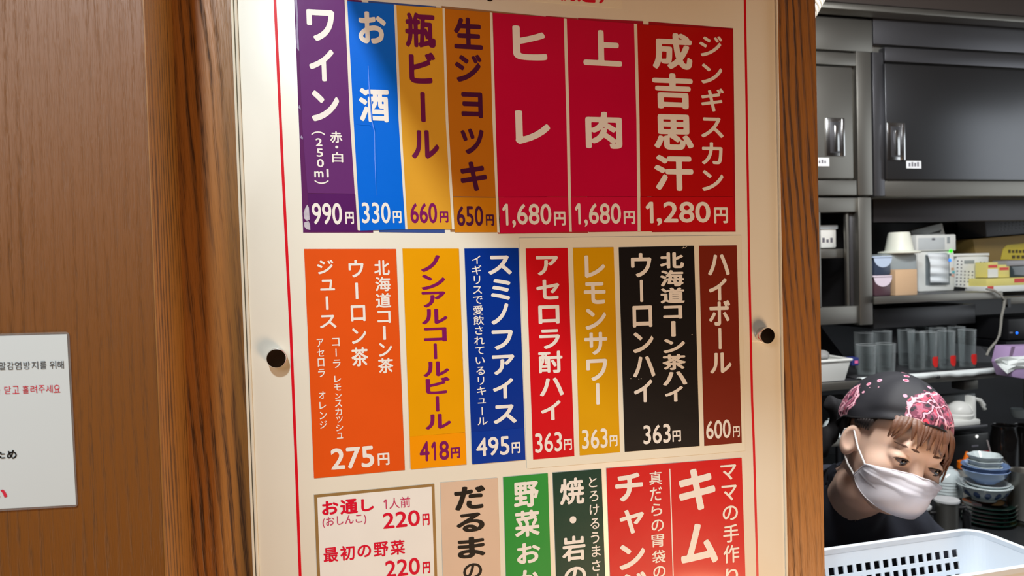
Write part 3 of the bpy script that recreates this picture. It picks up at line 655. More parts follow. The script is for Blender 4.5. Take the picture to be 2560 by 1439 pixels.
R('shelf', 2040, 622, 2110, 645, YF + 0.03, 0.20, m_steel, cabC, .002)
R('divider', 2117, 532, 2123, 768, YF + 0.012, 0.012, m_steel, cabC, .001)
R('sliding_door', 2125, 532, 2150, 768, YF + 0.02, 0.01, m_steel_d, cabC, .001)
for y in (676, 706, 736): R('peg_hole', 2096, y, 2101, y + 8, YF + 0.282, 0.008, m_black, cabC, 0)
dC = R('door', 1960, 530, 2053, 770, YF - 0.004, 0.02, m_steel, cabC, .002)
R('handle', 2034, 652, 2046, 690, YF - 0.012, 0.01, m_steel_b, dC, .003)
c = W(2040, 700, YF - 0.012); MB().lathe([(.006, 0), (.006, .008), (.004, .011), (.0001, .011)], (c[0], c[1] + .012, c[2]), 20, 'y').build('knob', m_steel_b, dC, smooth=True)
tub = thing('container', 'small white plastic tub with printed front inside the open cabinet', 'container', at(2074, 620, YF + .08))
R('tub', 2052, 571, 2092, 620, YF + .07, .07, m_wplast, tub, .006)
R('lid', 2050, 562, 2096, 573, YF + .066, .078, mat('frosted_lid', srgb(190, 200, 208), .3), tub, .003)
for k in range(3): R('print', 2056 + k * 10, 594 + k % 2 * 4, 2062 + k * 10, 606, YF + .0694, .001, m_print, tub, 0)

# upper open shelf
def shelf(name, label, pts, Y0, Y1, th, m):
    z = W(pts[0], pts[1], Y0)[2]; xa = W(pts[0], pts[1], Y0)[0]; xb = W(pts[2], pts[1], Y0)[0]
    t = thing(name, label, 'shelf', (xa, Y0, z))
    MB().box((xa + .024, Y0 + .001, z - .004), (xb, Y1, z)).build('board', m, t, bevel=.001)
    MB().box((xa, Y0 - .004, z - th), (xb, Y0 + .004, z + .001)).build('front_lip', m_steel, t, bevel=.002)
    return t, z
S1, z1 = shelf('steel_shelf', 'upper steel shelf carrying the printer, tubs and yellow packs', (2184, 742, 2505), YF - .02, YF + .42, .022, m_steel_d)
S1b, z1b = shelf('steel_shelf', 'right end of the upper steel shelf under the yellow packs', (2507, 744, 2760), YF - .01, YF + .42, .022, m_steel_d)
R('bracket', 2520, 746, 2527, 768, YF - .016, .012, m_black, S1b, 0)
# dark open shelf high under the cabinets
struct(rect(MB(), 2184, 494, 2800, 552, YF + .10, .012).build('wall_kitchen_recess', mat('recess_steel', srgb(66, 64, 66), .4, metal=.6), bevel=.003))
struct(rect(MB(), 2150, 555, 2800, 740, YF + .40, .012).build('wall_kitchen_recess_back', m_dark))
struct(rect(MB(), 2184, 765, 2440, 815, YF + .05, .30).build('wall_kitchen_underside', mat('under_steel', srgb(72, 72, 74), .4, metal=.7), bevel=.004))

# things on the upper shelf (they stand on z1)
def sit(name, x0, y0, x1, Y, dep, m, par, bevel=.003, z=None, ybot=None, label=None):
    """box standing on height z; pixel x0..x1 and top y0 on plane Y"""
    a = W(x0, y0, Y); b = W(x1, y0, Y); z = z1 if z is None else z
    return MB().box((a[0], Y, z), (b[0], Y + dep, W((x0 + x1) / 2, y0, Y)[2])).build(name, m, par, bevel=bevel, label=label)
Yo = YF + .16
Yt = YF + .0
for (ya, yb, c1, c2, lb, nm) in ((688, 640, (56, 66, 86), (186, 202, 226), 'dark blue tub with a pale blue rounded label, on top of the other tub', 'b'), (738, 688, (82, 58, 66), (222, 208, 222), 'dark maroon tub with a pale pink rounded label, standing on the shelf', 'p')):
    t = thing('storage_tub', lb, 'container', at(2208, ya, Yt))
    zt = z1 if nm == 'p' else W(2208, 688, Yt)[2] + .0005
    sit('body', 2186, yb + 3, 2228, Yt, .05, mat('tub_' + nm, srgb(*c1), .35), t, .006, z=zt + .0)
    sit('lid', 2183, yb, 2231, Yt - .004, .056, mat('tublid_' + nm, srgb(*c2), .35), t, .002, z=W(2208, yb + 4, Yt)[2])
    q = [W(2185, yb + 3, Yt - .001), W(2230, yb + 3, Yt - .001)] + [W(2207.5 + 22.5 * math.cos(a), yb + 4 + 24 * math.sin(a), Yt - .001) for a in np.linspace(.1, PI - .1, 12)]
    MB().slab(q, .0012).build('rounded_label', mat('tublid_' + nm, srgb(*c2), .35), t)
cb = thing('cardboard_box', 'small plain tan cardboard box between the tubs and the printer', 'box', at(2265, 735, Yt))
sit('carton', 2238, 673, 2293, Yt, .05, mat('kraft', srgb(206, 172, 136), .7), cb, .002)
pr = thing('receipt_printer', 'white receipt printer with a strip of paper and green and blue lamps', 'printer', at(2340, 728, Yo))
sit('side_body', 2204, 634, 2293, Yo - .10, .16, m_gplast, pr, .008)
sit('body', 2295, 628, 2386, Yo - .01, .14, m_wplast, pr, .006)
zt = W(2340, 627, Yo - .01)[2]
sit('head', 2290, 586, 2390, Yo - .012, .10, m_wplast, pr, .004, z=zt)
R('slot', 2368, 592, 2375, 608, Yo - .0128, .002, m_gplast, pr, 0)
R('panel', 2296, 594, 2362, 624, Yo - .0126, .002, mat('panel_grey', srgb(200, 206, 208), .4), pr, .0004)
R('mark', 2330, 595, 2338, 600, Yo - .0132, .001, m_print, pr, 0)
R('recess', 2314, 636, 2374, 712, Yo - .0112, .002, mat('recess_grey', srgb(128, 136, 140), .5), pr, 0)
mb = MB(); P = []; nP = 22
for k in range(nP + 1):
    t = k / nP; y = 632 + 76 * t; bul = .012 + .012 * math.sin(t * PI) + .003 * math.sin(t * 22)
    xl_, xr_ = 2318 + 8 * min(1, t * 3), 2368 + 4 * min(1, t * 3)
    P += [W(xl_, y, Yo - .012 - bul), W(xr_, y, Yo - .012 - bul)]
mb.add(P, [(2 * k, 2 * k + 1, 2 * k + 3, 2 * k + 2) for k in range(nP)]); pp = mb.build('paper_strip', mat('thermal_paper', srgb(238, 244, 248), .6), pr, smooth=True)
sm = pp.modifiers.new('s', 'SOLIDIFY'); sm.thickness = .0008
def led(par, px, py, Y, r, col, st, name='lamp'):
    c = W(px, py, Y); return MB().lathe([(r, 0), (r, .002), (r * .6, .003), (.0001, .0033)], (c[0], Y + .002, c[2]), 16, 'y').build(name, mat('led_%d_%d_%d' % col, srgb(*col), .3, emit=srgb(*col), estr=st), par, smooth=True)
led(pr, 2378, 627, Yo - .014, .0052, (40, 235, 20), 1.6); led(pr, 2376, 650, Yo - .014, .0048, (30, 120, 255), 1.6)
for (x, y, c_) in ((2382, 672, (205, 160, 120)), (2384, 680, (90, 180, 190)), (2376, 686, (70, 90, 100)), (2383, 688, (220, 160, 140))): R('button', x - 3, y - 3, x + 3, y + 3, Yo - .0112, .002, mat('btn%d' % x, srgb(*c_), .4), pr, 0)
# upturned bucket
bk = thing('bucket', 'off-white plastic bowl turned upside down on the printer', 'bucket', at(2252, 632, Yo + .02))
Yk = Yo - .075; c = W(2248, 629, Yk); s_ = mpp(2252, 620, Yk); zb = W(2252, 634, Yo - .10)[2] + .001
MB().lathe([(47 * s_, 0), (49 * s_, .003), (47 * s_, .007), (34 * s_, .009), (33 * s_, .012), (25 * s_, 50 * s_), (23 * s_, 53 * s_), (.0001, 53.5 * s_)], (c[0], Yk, zb), 40).build('shell', mat('bucket_white', srgb(236, 238, 224), .4), bk, smooth=True)
# tilted white frame on top
th_ = thing('plastic_tray', 'white plastic tray tilted on top of the printer', 'tray', at(2320, 590, Yo + .02))
fr_ = [(2276, 577), (2356, 557), (2366, 597), (2366, 624), (2300, 625)]
MB().slab([W(x, y, Yo + .092) for x, y in fr_], .03).build('frame', m_wplast, th_, bevel=.003)
MB().slab([W(x, y, Yo + .0914) for x, y in [(2322, 584), (2354, 574), (2350, 582), (2318, 584)]][:4], .002).build('slot', mat('slot_dark', srgb(80, 76, 72), .6), th_)
# white perforated basket
pb = thing('storage_basket', 'small white perforated basket beside the printer', 'basket', at(2430, 725, Yo - .02))
q = [(2393, 635), (2473, 641), (2467, 724), (2392, 717)]
mb = MB(); YB_ = Yo - .01
o = MB().slab([W(x, y, YB_) for x, y in q], .05).build('shell', m_wplast, pb, bevel=.003)
for j in range(8):
    for i in range(8):
        if j < 3 and 2 <= i <= 5: continue
        x = 2395 + i * 9.4 - j * .4; y = 652 + j * 8.4 + i * .55
        if y > 712: continue
        R('hole', x - 1.7, y - 1.7, x + 1.7, y + 1.7, YB_ - .0004, .001, m_print, pb, 0)
R('grip', 2411, 650, 2436, 659, YB_ - .0006, .002, m_gplast, pb, 0)
R('rim', 2388, 633, 2474, 640, YB_ - .004, .01, m_wplast, pb, .002)
# yellow packs
m_yel = mat('pack_yellow', srgb(232, 220, 130), .5); m_redp = mat('pack_red', srgb(220, 70, 64), .5)
yt = thing('display_tray', 'yellow and white carton tray at the right end of the upper shelf', 'tray', at(2512, 728, Yo - .03))
YT = Yo - .08
R('yellow_band', 2466, 693, 2640, 712, YT, .08, m_yel, yt, .001); R('white_band', 2464, 712, 2640, 727, YT - .001, .082, m_wplast, yt, .001)
R('red_mark', 2536, 694, 2640, 704, YT - .0006, .001, m_redp, yt, 0); R('red_mark', 2469, 715, 2484, 722, YT - .0016, .001, m_redp, yt, 0)
for i, (x0, y0, x1, lb) in enumerate(((2470, 655, 2495, 'small yellow and white pack with a red band, leftmost in the carton tray'), (2498, 661, 2524, 'small yellow pack with a red band, second in the carton tray'))):
    p = thing('pack', lb, 'package', at((x0 + x1) / 2, 693, YT + .01))
    R('box', x0, y0, x1, 693, YT + .012, .05, m_yel, p, .001); R('red_band', x0 + 1, y0 + 7, x1 - 2, y0 + 14, YT + .0114, .001, m_redp, p, 0)
    if i == 0: R('white_panel', x0, y0 + 17, x1, 693, YT + .0114, .001, m_wplast, p, 0)
gj = thing('glass_pack', 'dark clear-wrapped pack at the right of the carton tray', 'package', at(2545, 690, YT))
R('wrap', 2526, 664, 2600, 692, YT + .01, .05, mat('dark_wrap', srgb(58, 70, 74), .15, coat=.8), gj, .004); R('lid', 2518, 650, 2600, 664, YT + .008, .06, mat('pale_lid', srgb(160, 160, 164), .3), gj, .004)
ct = thing('carton', 'large brown carton with a yellow printed label behind the yellow packs', 'box', at(2520, 650, Yo + .1))
q = [(2432, 598), (2640, 580), (2640, 680), (2448, 680)]
MB().slab([W(x, y, Yo + .08) for x, y in q], .14).build('box', mat('carton_brown', srgb(142, 116, 62), .6), ct, bevel=.002)
MB().slab([W(x, y, Yo + .079) for x, y in [(2508, 622), (2518, 612), (2640, 600), (2640, 652), (2502, 648)]], .001).build('label_patch', mat('carton_yellow', srgb(214, 190, 40), .5), ct)
for k in range(5): R('print', 2521 + k * 9, 624 + (k % 2), 2527 + k * 9, 632, Yo + .0782, .0006, mat('print_brown', srgb(90, 74, 20), .6), ct, 0)
for k in range(3): R('print', 2530 + k * 12, 638, 2538 + k * 12, 646, Yo + .0782, .0006, mat('print_brown', srgb(90, 74, 20), .6), ct, 0)
cr = thing('crate', 'grey perforated crate on top of the brown carton', 'crate', at(2530, 585, Yo + .1))
MB().slab([W(x, y, Yo + .09) for x, y in [(2462, 548), (2640, 520), (2640, 578), (2466, 592)]], .12).build('shell', mat('crate_grey', srgb(92, 98, 108), .5), cr, bevel=.003)
for j in range(3):
    for i in range(9): R('hole', 2495 + i * 9, 558 - i + j * 8, 2499 + i * 9, 562 - i + j * 8, Yo + .0894, .001, m_black, cr, 0)
# cable
mb = MB(); pts = [(2466, 722), (2486, 726), (2502, 736), (2511, 750), (2510, 766), (2504, 790), (2502, 815), (2498, 840), (2488, 856), (2474, 872), (2466, 888)]
tag(mb.tube([W(x, y, YF - .035) for x, y in pts], .0038, 8).build('cable', mat('cable_grey', srgb(150, 148, 140), .45), smooth=True), 'grey power cable hanging from the upper shelf', 'cable')

# lower shelf with glasses
YL = YF - .10
zL = W(2290, 940, YL)[2]
S2 = thing('steel_shelf', 'lower steel shelf carrying the glasses and the white basket', 'shelf', (W(2040, 940, YL)[0], YL, zL))
xa, xb = W(2030, 975, YL)[0], W(2545, 930, YL)[0]
MB().box((xa, YL, zL - .004), (xb, YL + .36, zL)).build('board', m_steel_d, S2, bevel=.001)
MB().box((xa, YL - .006, zL - .022), (xb, YL + .004, zL + .001)).build('front_lip', m_steel, S2, bevel=.003)
for x in (2410, 2438): pass
R('bracket', 2411, 950, 2446, 974, YL + .05, .05, m_steel, S2, .003)
# drip tray with white cloth
gx0, gx1 = W(2150, 930, YL)[0], W(2495, 930, YL)[0]
tr = thing('drip_tray', 'dark steel drip tray under the row of glasses', 'tray', (gx0, YL, zL))
MB().add([(gx0, YL + .022, zL + .004), (gx1 + .02, YL + .022, zL + .004), (gx1 - .02, YL + .34, zL + .02), (gx0 + .02, YL + .34, zL + .02), (gx0, YL + .022, zL + .0005), (gx1 + .02, YL + .022, zL + .0005), (gx1 - .02, YL + .34, zL + .012), (gx0 + .02, YL + .34, zL + .012)],
         [(0, 1, 2, 3), (7, 6, 5, 4), (0, 4, 5, 1), (1, 5, 6, 2), (2, 6, 7, 3), (3, 7, 4, 0)]).build('plate', m_steel_d, tr, bevel=.001)
# sloping back panel
struct(MB().slab([W(x, y, YL + .345) for x, y in [(2050, 812), (2400, 812), (2490, 905), (2120, 905)]], .01).build('wall_kitchen_splash', mat('splash_steel', srgb(104, 104, 108), .45, metal=.3, noise=(3, .2))))
mb = MB(); n = 60; vs = []
for k in range(n + 1):
    x = gx0 + (gx1 - gx0) * k / n; d = .0022 * math.sin(k * .25) + .001 * math.sin(k * .9)
    for (yy, zz) in ((YL + .018, .0035), (YL + .010, .007), (YL - .004, .008 + abs(d) * .2), (YL - .0125 - abs(d) * .4, .002 + d), (YL - .013 - abs(d) * .4, -.007 + d)):
        vs.append((x, yy, zL + zz))
mb.add(vs, [(5 * k + j, 5 * (k + 1) + j, 5 * (k + 1) + j + 1, 5 * k + j + 1) for k in range(n) for j in range(4)])
cl = mb.build('cloth', mat('white_cloth', srgb(232, 240, 240), .8, bump=(300, .2, .001)), smooth=True)
tag(cl, 'white cloth folded over the front edge of the glass shelf', 'cloth'); cl.modifiers.new('s', 'SOLIDIFY').thickness = .002
for (x, yy) in ((2178, 938), (2252, 935), (2345, 926)):
    c = W(x, yy, YL - .012); tag(MB().lathe([(.006, -.004), (.0065, 0), (.004, .004), (.0001, .0045)], (c[0], c[1], zL - .004), 14).build('rubber_foot_clip', m_black, smooth=True), {2178: 'black clip on the shelf edge above the head scarf', 2252: 'black clip in the middle of the shelf edge', 2345: 'black clip on the shelf edge at the right'}[x], 'clip', 'black clips on the shelf edge')
def tumbler(name, label, px, Y, r, h, group=None, red=False):
    c = W(px, 900, Y); b = np.array([c[0], Y, zL + .0078])
    t = thing(name, label, 'glass', tuple(b), group)
    MB().lathe([(.0001, .004), (r * .80, .004), (r * .935, h), (r * .955, h), (r * .97, h * .99), (r * .84, .003), (r * .84, 0), (.0001, 0)], b, 28, cap=False).build('glass_body', m_glass, t, smooth=True)
    MB().tube([(b[0] + r * .955 * math.cos(a_), b[1] + r * .955 * math.sin(a_), b[2] + h) for a_ in np.arange(24) * PI / 12], .0007, 5, close=True).build('rim', mat('glass_rim', srgb(170, 176, 178), .1, coat=1), t, smooth=True)
    if red:
        vs = []; n = 6
        for k in range(n + 1):
            a = -PI / 2 - .5 + k * .9 / n
            for z, wd in ((.010, .5), (.020, .9), (.036, 1.0), (.042, .8)):
                aa = -PI / 2 + .1 + (a + PI / 2) * wd; vs.append((b[0] + r * .985 * math.cos(aa), b[1] + r * .985 * math.sin(aa), b[2] + z))
        MB().add(vs, [(4 * k + j, 4 * k + 4 + j, 4 * k + 5 + j, 4 * k + 1 + j) for k in range(n) for j in range(3)]).build('red_mark', mat('red_glass_print', srgb(206, 40, 36), .4), t)
gl = [(2292, .06, 0), (2322, .05, 1), (2366, .05, 1), (2418, .05, 1), (2345, .14, 0), (2392, .14, 0), (2300, .22, 0), (2266, .14, 0)]
names = ['leftmost tall glass of the front row', 'tall glass with a red mark, first of the three marked ones', 'tall glass with a red mark, middle of the three marked ones', 'tall glass with a red mark, rightmost in the row',
         'plain tall glass behind the first two marked glasses', 'plain tall glass behind the last two marked glasses', 'plain tall glass at the very back of the tray', 'plain tall glass behind the clear jars']
for (px, dy, rd), lb in zip(gl, names): tumbler('drinking_glass', lb, px, YL + dy, .0265, .115, 'tall glasses on the tray', bool(rd))
for px, dy, lb in ((2166, .045, 'wide glass at the left front of the tray'), (2214, .045, 'wide glass second from the left at the front of the tray'), (2160, .13, 'wide glass at the left behind the front ones'), (2206, .14, 'wide glass in the second row, right of another wide glass')):
    tumbler('wide_glass', lb, px, YL + dy, .030, .088 if dy < .1 else .115, 'wide glasses on the tray')
# left white basket + cloth
wb = thing('white_basket', 'white woven plastic basket at the left end of the glass shelf', 'basket', at(2085, 955, YL - .01))
a = W(2016, 905, YL + .0); b = W(2128, 905, YL + .0)
mb = MB(); x0, x1 = a[0], b[0]
mb.add([(x0, YL + .012, zL + .001), (x1 - .012, YL + .012, zL + .001), (x1 - .012, YL + .13, zL + .001), (x0, YL + .13, zL + .001), (x0, YL, zL + .062), (x1, YL, zL + .062), (x1, YL + .14, zL + .062), (x0, YL + .14, zL + .062)], [(0, 3, 2, 1), (0, 1, 5, 4), (1, 2, 6, 5), (2, 3, 7, 6), (3, 0, 4, 7)])
bo = mb.build('shell', m_wplast, wb, bevel=.002)
MB().tube([(x0, YL - .001, zL + .062), (x1, YL - .001, zL + .062), (x1 + .001, YL + .14, zL + .062)], .004, 8).build('rim', m_wplast, wb, smooth=True)
bag = MB()
for k in range(9):
    rr = .016 + .01 * random.random(); bx = x0 + .02 + .085 * random.random(); bag.lathe([(rr * math.sin(a_), -rr * .7 * math.cos(a_)) for a_ in np.linspace(.05, PI - .05, 8)], (bx, YL + .05 + .03 * random.random(), zL + .064 + .016 * random.random()), 12)
tag(bag.build('crumpled_bag', mat('bag_grey', srgb(150, 150, 148), .6, bump=(60, .6, .004)), smooth=True), 'crumpled grey plastic bag lying in the white basket', 'bag')
sp = thing('sponge', 'small blue and pink packet between the white basket and the glasses', 'packet', at(2138, 905, YL + .02))
R('blue_part', 2130, 893, 2148, 914, YL + .03, .03, mat('sponge_blue', srgb(34, 44, 110), .6), sp, .003); R('pink_mark', 2137, 901, 2145, 908, YL + .0294, .002, mat('pink_mark', srgb(236, 110, 160), .6), sp, 0)
# black device
dv = thing('black_device', 'black box with a small blue lamp above the tissue box', 'appliance', at(2550, 850, YF))
R('case', 2520, 793, 2700, 845, YF - .02, .2, m_black, dv, .004); led(dv, 2543, 832, YF - .022, .004, (30, 110, 255), 1.8); R('icon', 2524, 829, 2532, 833, YF - .0206, .001, m_print, dv, 0)
R('base', 2515, 848, 2700, 866, YF - .03, .2, mat('deep_black', srgb(10, 11, 14), .4), dv, .002)
# tissue box
tb = thing('tissue_box', 'lilac tissue box with a white tissue hanging out', 'box', at(2560, 950, YL - .04))
m_lil = mat('lilac_card', srgb(176, 150, 192), .55)
MB().slab([W(x, y, YL - .12) for x, y in [(2530, 866), (2720, 860), (2720, 972), (2532, 942), (2520, 907)]], .055).build('carton', m_lil, tb, bevel=.002)
MB().slab([W(x, y, YL - .1205) for x, y in [(2530, 866), (2538, 866), (2527, 904), (2520, 907)]], .002).build('flap', mat('lilac_dark', srgb(120, 98, 126), .55), tb)
vs = []; T = [(2487, 899), (2502, 893), (2522, 891), (2548, 890), (2604, 886)]; Bt = [(2490, 905), (2506, 922), (2519, 934), (2538, 922), (2604, 918)]
for k in range(5):
    for j in range(5):
        t = j / 4; x = T[k][0] * (1 - t) + Bt[k][0] * t; y = T[k][1] * (1 - t) + Bt[k][1] * t; vs.append(W(x, y, YL - .126 - .008 * math.sin(k * 1.7 + j * 1.3) * .7))
ti = MB().add(vs, [(5 * k + j, 5 * k + 5 + j, 5 * k + 6 + j, 5 * k + 1 + j) for k in range(4) for j in range(4)]).build('tissue', mat('tissue_white', srgb(226, 232, 230), .8), tb)
ti.modifiers.new('s', 'SOLIDIFY').thickness = .0015

# ------------------------------------------------------------------ worktop and what stands on it
ZW = 0.78
struct(MB().box((0.2, .30, ZW - .04), (4.5, 1.60, ZW)).build('trim_worktop', mat('worktop_steel', srgb(104, 108, 112), .36, metal=.85, noise=(5, .25)), bevel=.004))
struct(MB().box((0.2, 1.585, ZW), (4.5, 1.6, zL + .8)).build('wall_kitchen_tiles', mat('kitchen_dark_wall', srgb(52, 52, 56), .4)))
def prof_thing(name, cat, label, px, py, r_px, prof, m, z=None, part='body', group=None, Y=None, n=36):
    """lathe; centre base at the pixel on height z; prof in units of r_px"""
    z = ZW if z is None else z
    c = WZ(px, py, z) if Y is None else np.array([W(px, py, Y)[0], Y, z])
    s = -(RC @ (c - CAM))[2] / FPX * r_px
    t = thing(name, label, cat, tuple(c), group)
    MB().lathe([(max(r * s, .0001), h * s) for r, h in prof], c, n, cap=False).build(part, m, t, smooth=True)
    return t, c, s
m_gr = mat('dark_green_glaze', srgb(20, 44, 38), .18, coat=.6, noise=(20, .15))
m_cer = mat('pale_ceramic', srgb(206, 218, 220), .2, coat=.5, noise=(20, .06)); m_blue = mat('blue_ceramic', srgb(140, 166, 210), .2, coat=.5, noise=(25, .12))
m_indigo = mat('indigo_pattern', srgb(58, 78, 118), .3)
# green plates
yc = 1306; zp = ZW
cp = WZ(2471, yc, ZW); sc_ = -(RC @ (cp - CAM))[2] / FPX; 
plate = [(.55, 0), (.62, 0), (.66, .04), (.95, .13), (1.0, .17), (.97, .185), (.62, .09), (.0, .08)]
def stack(name, cat, label, z, rp, prof, m, dx=0, part='body', group=None, n=40):
    c = (cp[0] + dx * sc_, cp[1], z); s = sc_ * rp
    t = thing(name, label, cat, c, group)
    MB().lathe([(max(r * s, .0001), h * s) for r, h in prof], c, n, cap=False).build(part, m, t, smooth=True)
    return t, s
z = ZW
for k, lb in enumerate(('lowest', 'second from below', 'third from below', 'fourth from below', 'topmost')):
    stack('plate', 'plate', 'dark green plate, %s of the stack under the bowls' % lb, z, 60 - k * .6, plate, m_gr, group='dark green plates'); z += 60 * sc_ * .165
z += .004
fo = stack('food_scrap', 'food', 'pale scrap of food lying on the dark green plates', z - .006, 26, [(.3, 0), (.9, .05), (1, .2), (.7, .42), (.3, .5), (0, .5)], mat('food_tan', srgb(206, 168, 120), .7, bump=(80, .6, .004)), dx=14)[0]
stack('saucer', 'saucer', 'brown lacquer saucer under the patterned bowl', z - .002, 26, [(.6, 0), (.7, .02), (1.0, .3), (1.0, .36), (.6, .2), (0, .18)], mat('brown_lacquer', srgb(84, 38, 22), .3), dx=-10)
bowlp = [(.40, 0), (.44, 0), (.44, .07), (.62, .14), (.84, .34), (.97, .60), (1.0, .62), (.98, .64), (.80, .38), (.55, .18), (.0, .12)]
z += .008
t, s = stack('bowl', 'bowl', 'white wide bowl with indigo painted petals under the blue bowl', z, 62, bowlp, m_cer, dx=-12)
for k in range(14):
    a0 = 2 * PI * k / 14; vs = []
    for j in range(5):
        for i in range(3):
            a = a0 + (i - 1) * .15 * math.sin(PI * (j + .6) / 5.2); zz = .18 + .05 * j * 1.5
            r = np.interp(zz, [.14, .34, .60], [.62, .84, .97]) + .006
            vs.append((cp[0] - 12 * sc_ + r * s * math.cos(a), cp[1] + r * s * math.sin(a), z + zz * s))
    MB().add(vs, [(3 * j + i, 3 * j + i + 1, 3 * j + i + 4, 3 * j + i + 3) for j in range(4) for i in range(2)]).build('painted_petal', m_indigo, t)
zb_ = z + 62 * sc_ * .42
for k, lb in enumerate(('lower', 'upper')):
    stack('dish', 'dish', 'shallow pale dish between the patterned and the blue bowl, the %s one' % lb, zb_ + k * .006, 52 - 3 * k, [(.5, 0), (.55, 0), (.9, .1), (1, .2), (.97, .22), (.6, .08), (0, .06)], m_cer, dx=-6 + 6 * k, group='pale dishes')
zb_ += .018
stack('bowl', 'bowl', 'light blue bowl in the middle of the bowl stack', zb_, 53, bowlp, m_blue, dx=-8)
stack('bowl', 'bowl', 'light blue bowl with a darker inside, resting in the other blue bowl', zb_ + .012, 53, bowlp, mat('blue_ceramic_b', srgb(120, 146, 188), .2, coat=.5), dx=-8)
zc = zb_ + .022
for k, lb in enumerate(('lower', 'middle', 'topmost')):
    m_ = MB(); s = sc_ * (37 + k * .3); c = (cp[0] - 8 * sc_, cp[1], zc + k * .0135); n = 40
    t = thing('small_bowl', 'small pale flower-shaped bowl, the %s of three on the blue bowl' % lb, 'bowl', c, 'small flower-shaped bowls')
    vs = []; pr_ = [(.45, 0), (.5, 0), (.8, .25), (1.0, .62), (.96, .64), (.7, .3), (.0, .2)]
    for r, h in pr_:
        for i in range(n):
            a = 2 * PI * i / n; f = 1 + .07 * r * math.cos(5 * a); vs.append((c[0] + max(r, .001) * s * f * math.cos(a), c[1] + max(r, .001) * s * f * math.sin(a), c[2] + h * s))
    m_.add(vs, [(j * n + i, j * n + (i + 1) % n, (j + 1) * n + (i + 1) % n, (j + 1) * n + i) for j in range(len(pr_) - 1) for i in range(n)]).build('body', m_cer, t, smooth=True)
# steel pitchers with dark handles
for (px, py, r, h, lb) in ((2368, 1352, 27, 3.9, 'taller stainless pitcher with a black handle beside the plates'), (2300, 1350, 25, 3.5, 'stainless pitcher partly hidden behind the woman'),):
    t, c, s = prof_thing('steel_pitcher', 'pitcher', lb, px, py, r, [(0, 0), (.9, 0), (.92, .05), (.95, h - .25), (1.05, h), (1.0, h), (.9, h - .25), (.86, .1), (0, .1)], m_steel, )
    MB().lathe([(.0001, h * s), (.5 * s, h * s + .002), (1.08 * s, h * s + .001), (1.08 * s, h * s - .004)], c, 30, cap=False).build('lid', mat('lid_steel', srgb(230, 232, 234), .4, metal=.4), t, smooth=True)
    MB().tube([(c[0] + .9 * s, c[1] - .005, c[2] + h * s * .78), (c[0] + 1.6 * s, c[1] - .01, c[2] + h * s * .80), (c[0] + 1.9 * s, c[1] - .01, c[2] + h * s * .62), (c[0] + 1.85 * s, c[1] - .01, c[2] + h * s * .2), (c[0] + .9 * s, c[1] - .005, c[2] + h * s * .12)], [.005, .007, .011, .011, .006], 10).build('handle', m_black, t, smooth=True)
# white bowl pile
for k in range(6):
    Yb = .93; c0 = W(2350, 1262, Yb); zz = W(2350, 1238, Yb)[2] + k * .0085
    t, c, s = prof_thing('rice_bowl', 'bowl', 'pale bowl upside down in the pile behind the pitchers, %s' % ('lowest', 'second from below', 'third from below', 'fourth from below', 'fifth from below', 'topmost')[k], 2352, 0, 34, [(1, 0), (1.02, .02), (.95, .35), (.7, .72), (.42, .86), (.42, .95), (0, .95)] if k == 5 else [(1, 0), (1.02, .02), (.97, .25), (.9, .25), (.95, .02)], m_cer, z=zz, Y=Yb, group='upside down pale bowls')
bs = thing('bowl_rack', 'low grey stand carrying the pile of upside down bowls', 'stand', tuple(W(2352, 1238, .78)))
cB = W(2352, 1238, .93); MB().box((cB[0] - .04, .89, ZW), (cB[0] + .04, .97, cB[2] - .001)).build('stand', m_steel_d, bs, bevel=.003)
# sauce bottle with orange cap
t, c, s = prof_thing('sauce_bottle', 'bottle', 'translucent squeeze bottle with an orange pointed cap', 2404, 0, 24, [(0, 0), (.85, 0), (.9, .1), (.9, 3.2), (.8, 3.4), (.0, 3.4)], mat('milky_plastic', srgb(150, 150, 146), .35), z=ZW, Y=.99)
zt_ = W(2402, 1172, .99)[2]
k_ = t.children[0]
bb = MB().lathe([(.9 * s, 0), (.95 * s, .002), (.9 * s, .02), (.40 * s, .024), (.14 * s, .048), (.10 * s, .050), (.0001, .0505)], (c[0], c[1], zt_), 24).build('cap', mat('orange_cap', srgb(245, 122, 20), .35), t, smooth=True)
sc3 = (zt_ - ZW) / (3.4 * s); k_.scale = (1, 1, sc3)
# right: kettle spout and pot
t, c, s = prof_thing('steel_pot', 'pot', 'tall stainless pot at the right edge of the worktop', 2560, 1292, 38, [(0, 0), (.95, 0), (1, .08), (.86, 3.0), (.9, 3.1), (.84, 3.1), (.8, 3.0), (.94, .2), (0, .2)], m_steel, z=ZW + .019)
MB().tube([W(2502, 1148, .83), W(2514, 1160, .84), W(2524, 1190, .85), W(2534, 1226, .86), W(2548, 1246, .87)], [.007, .008, .010, .012, .014], 12).build('spout', m_steel_b, t, smooth=True)
# yellow cloth
vs = []; nn = 14
for j in range(nn):
    for i in range(nn):
        x = 2500 + 110 * i / (nn - 1); y = 1268 + 34 * j / (nn - 1); p = WZ(x, y, ZW)
        vs.append((p[0], p[1], ZW + .004 + .012 * abs(math.sin(i * .7 + j * .4)) * (1 - j / nn * .6)))
yc_ = MB().add(vs, [(j * nn + i, j * nn + i + 1, (j + 1) * nn + i + 1, (j + 1) * nn + i) for j in range(nn - 1) for i in range(nn - 1)]).build('dish_cloth', mat('yellow_cloth', srgb(206, 204, 80), .8), smooth=True)
yc_.modifiers.new('s', 'SOLIDIFY').thickness = .003; tag(yc_, 'yellow dish cloth lying crumpled right of the green plates', 'cloth')
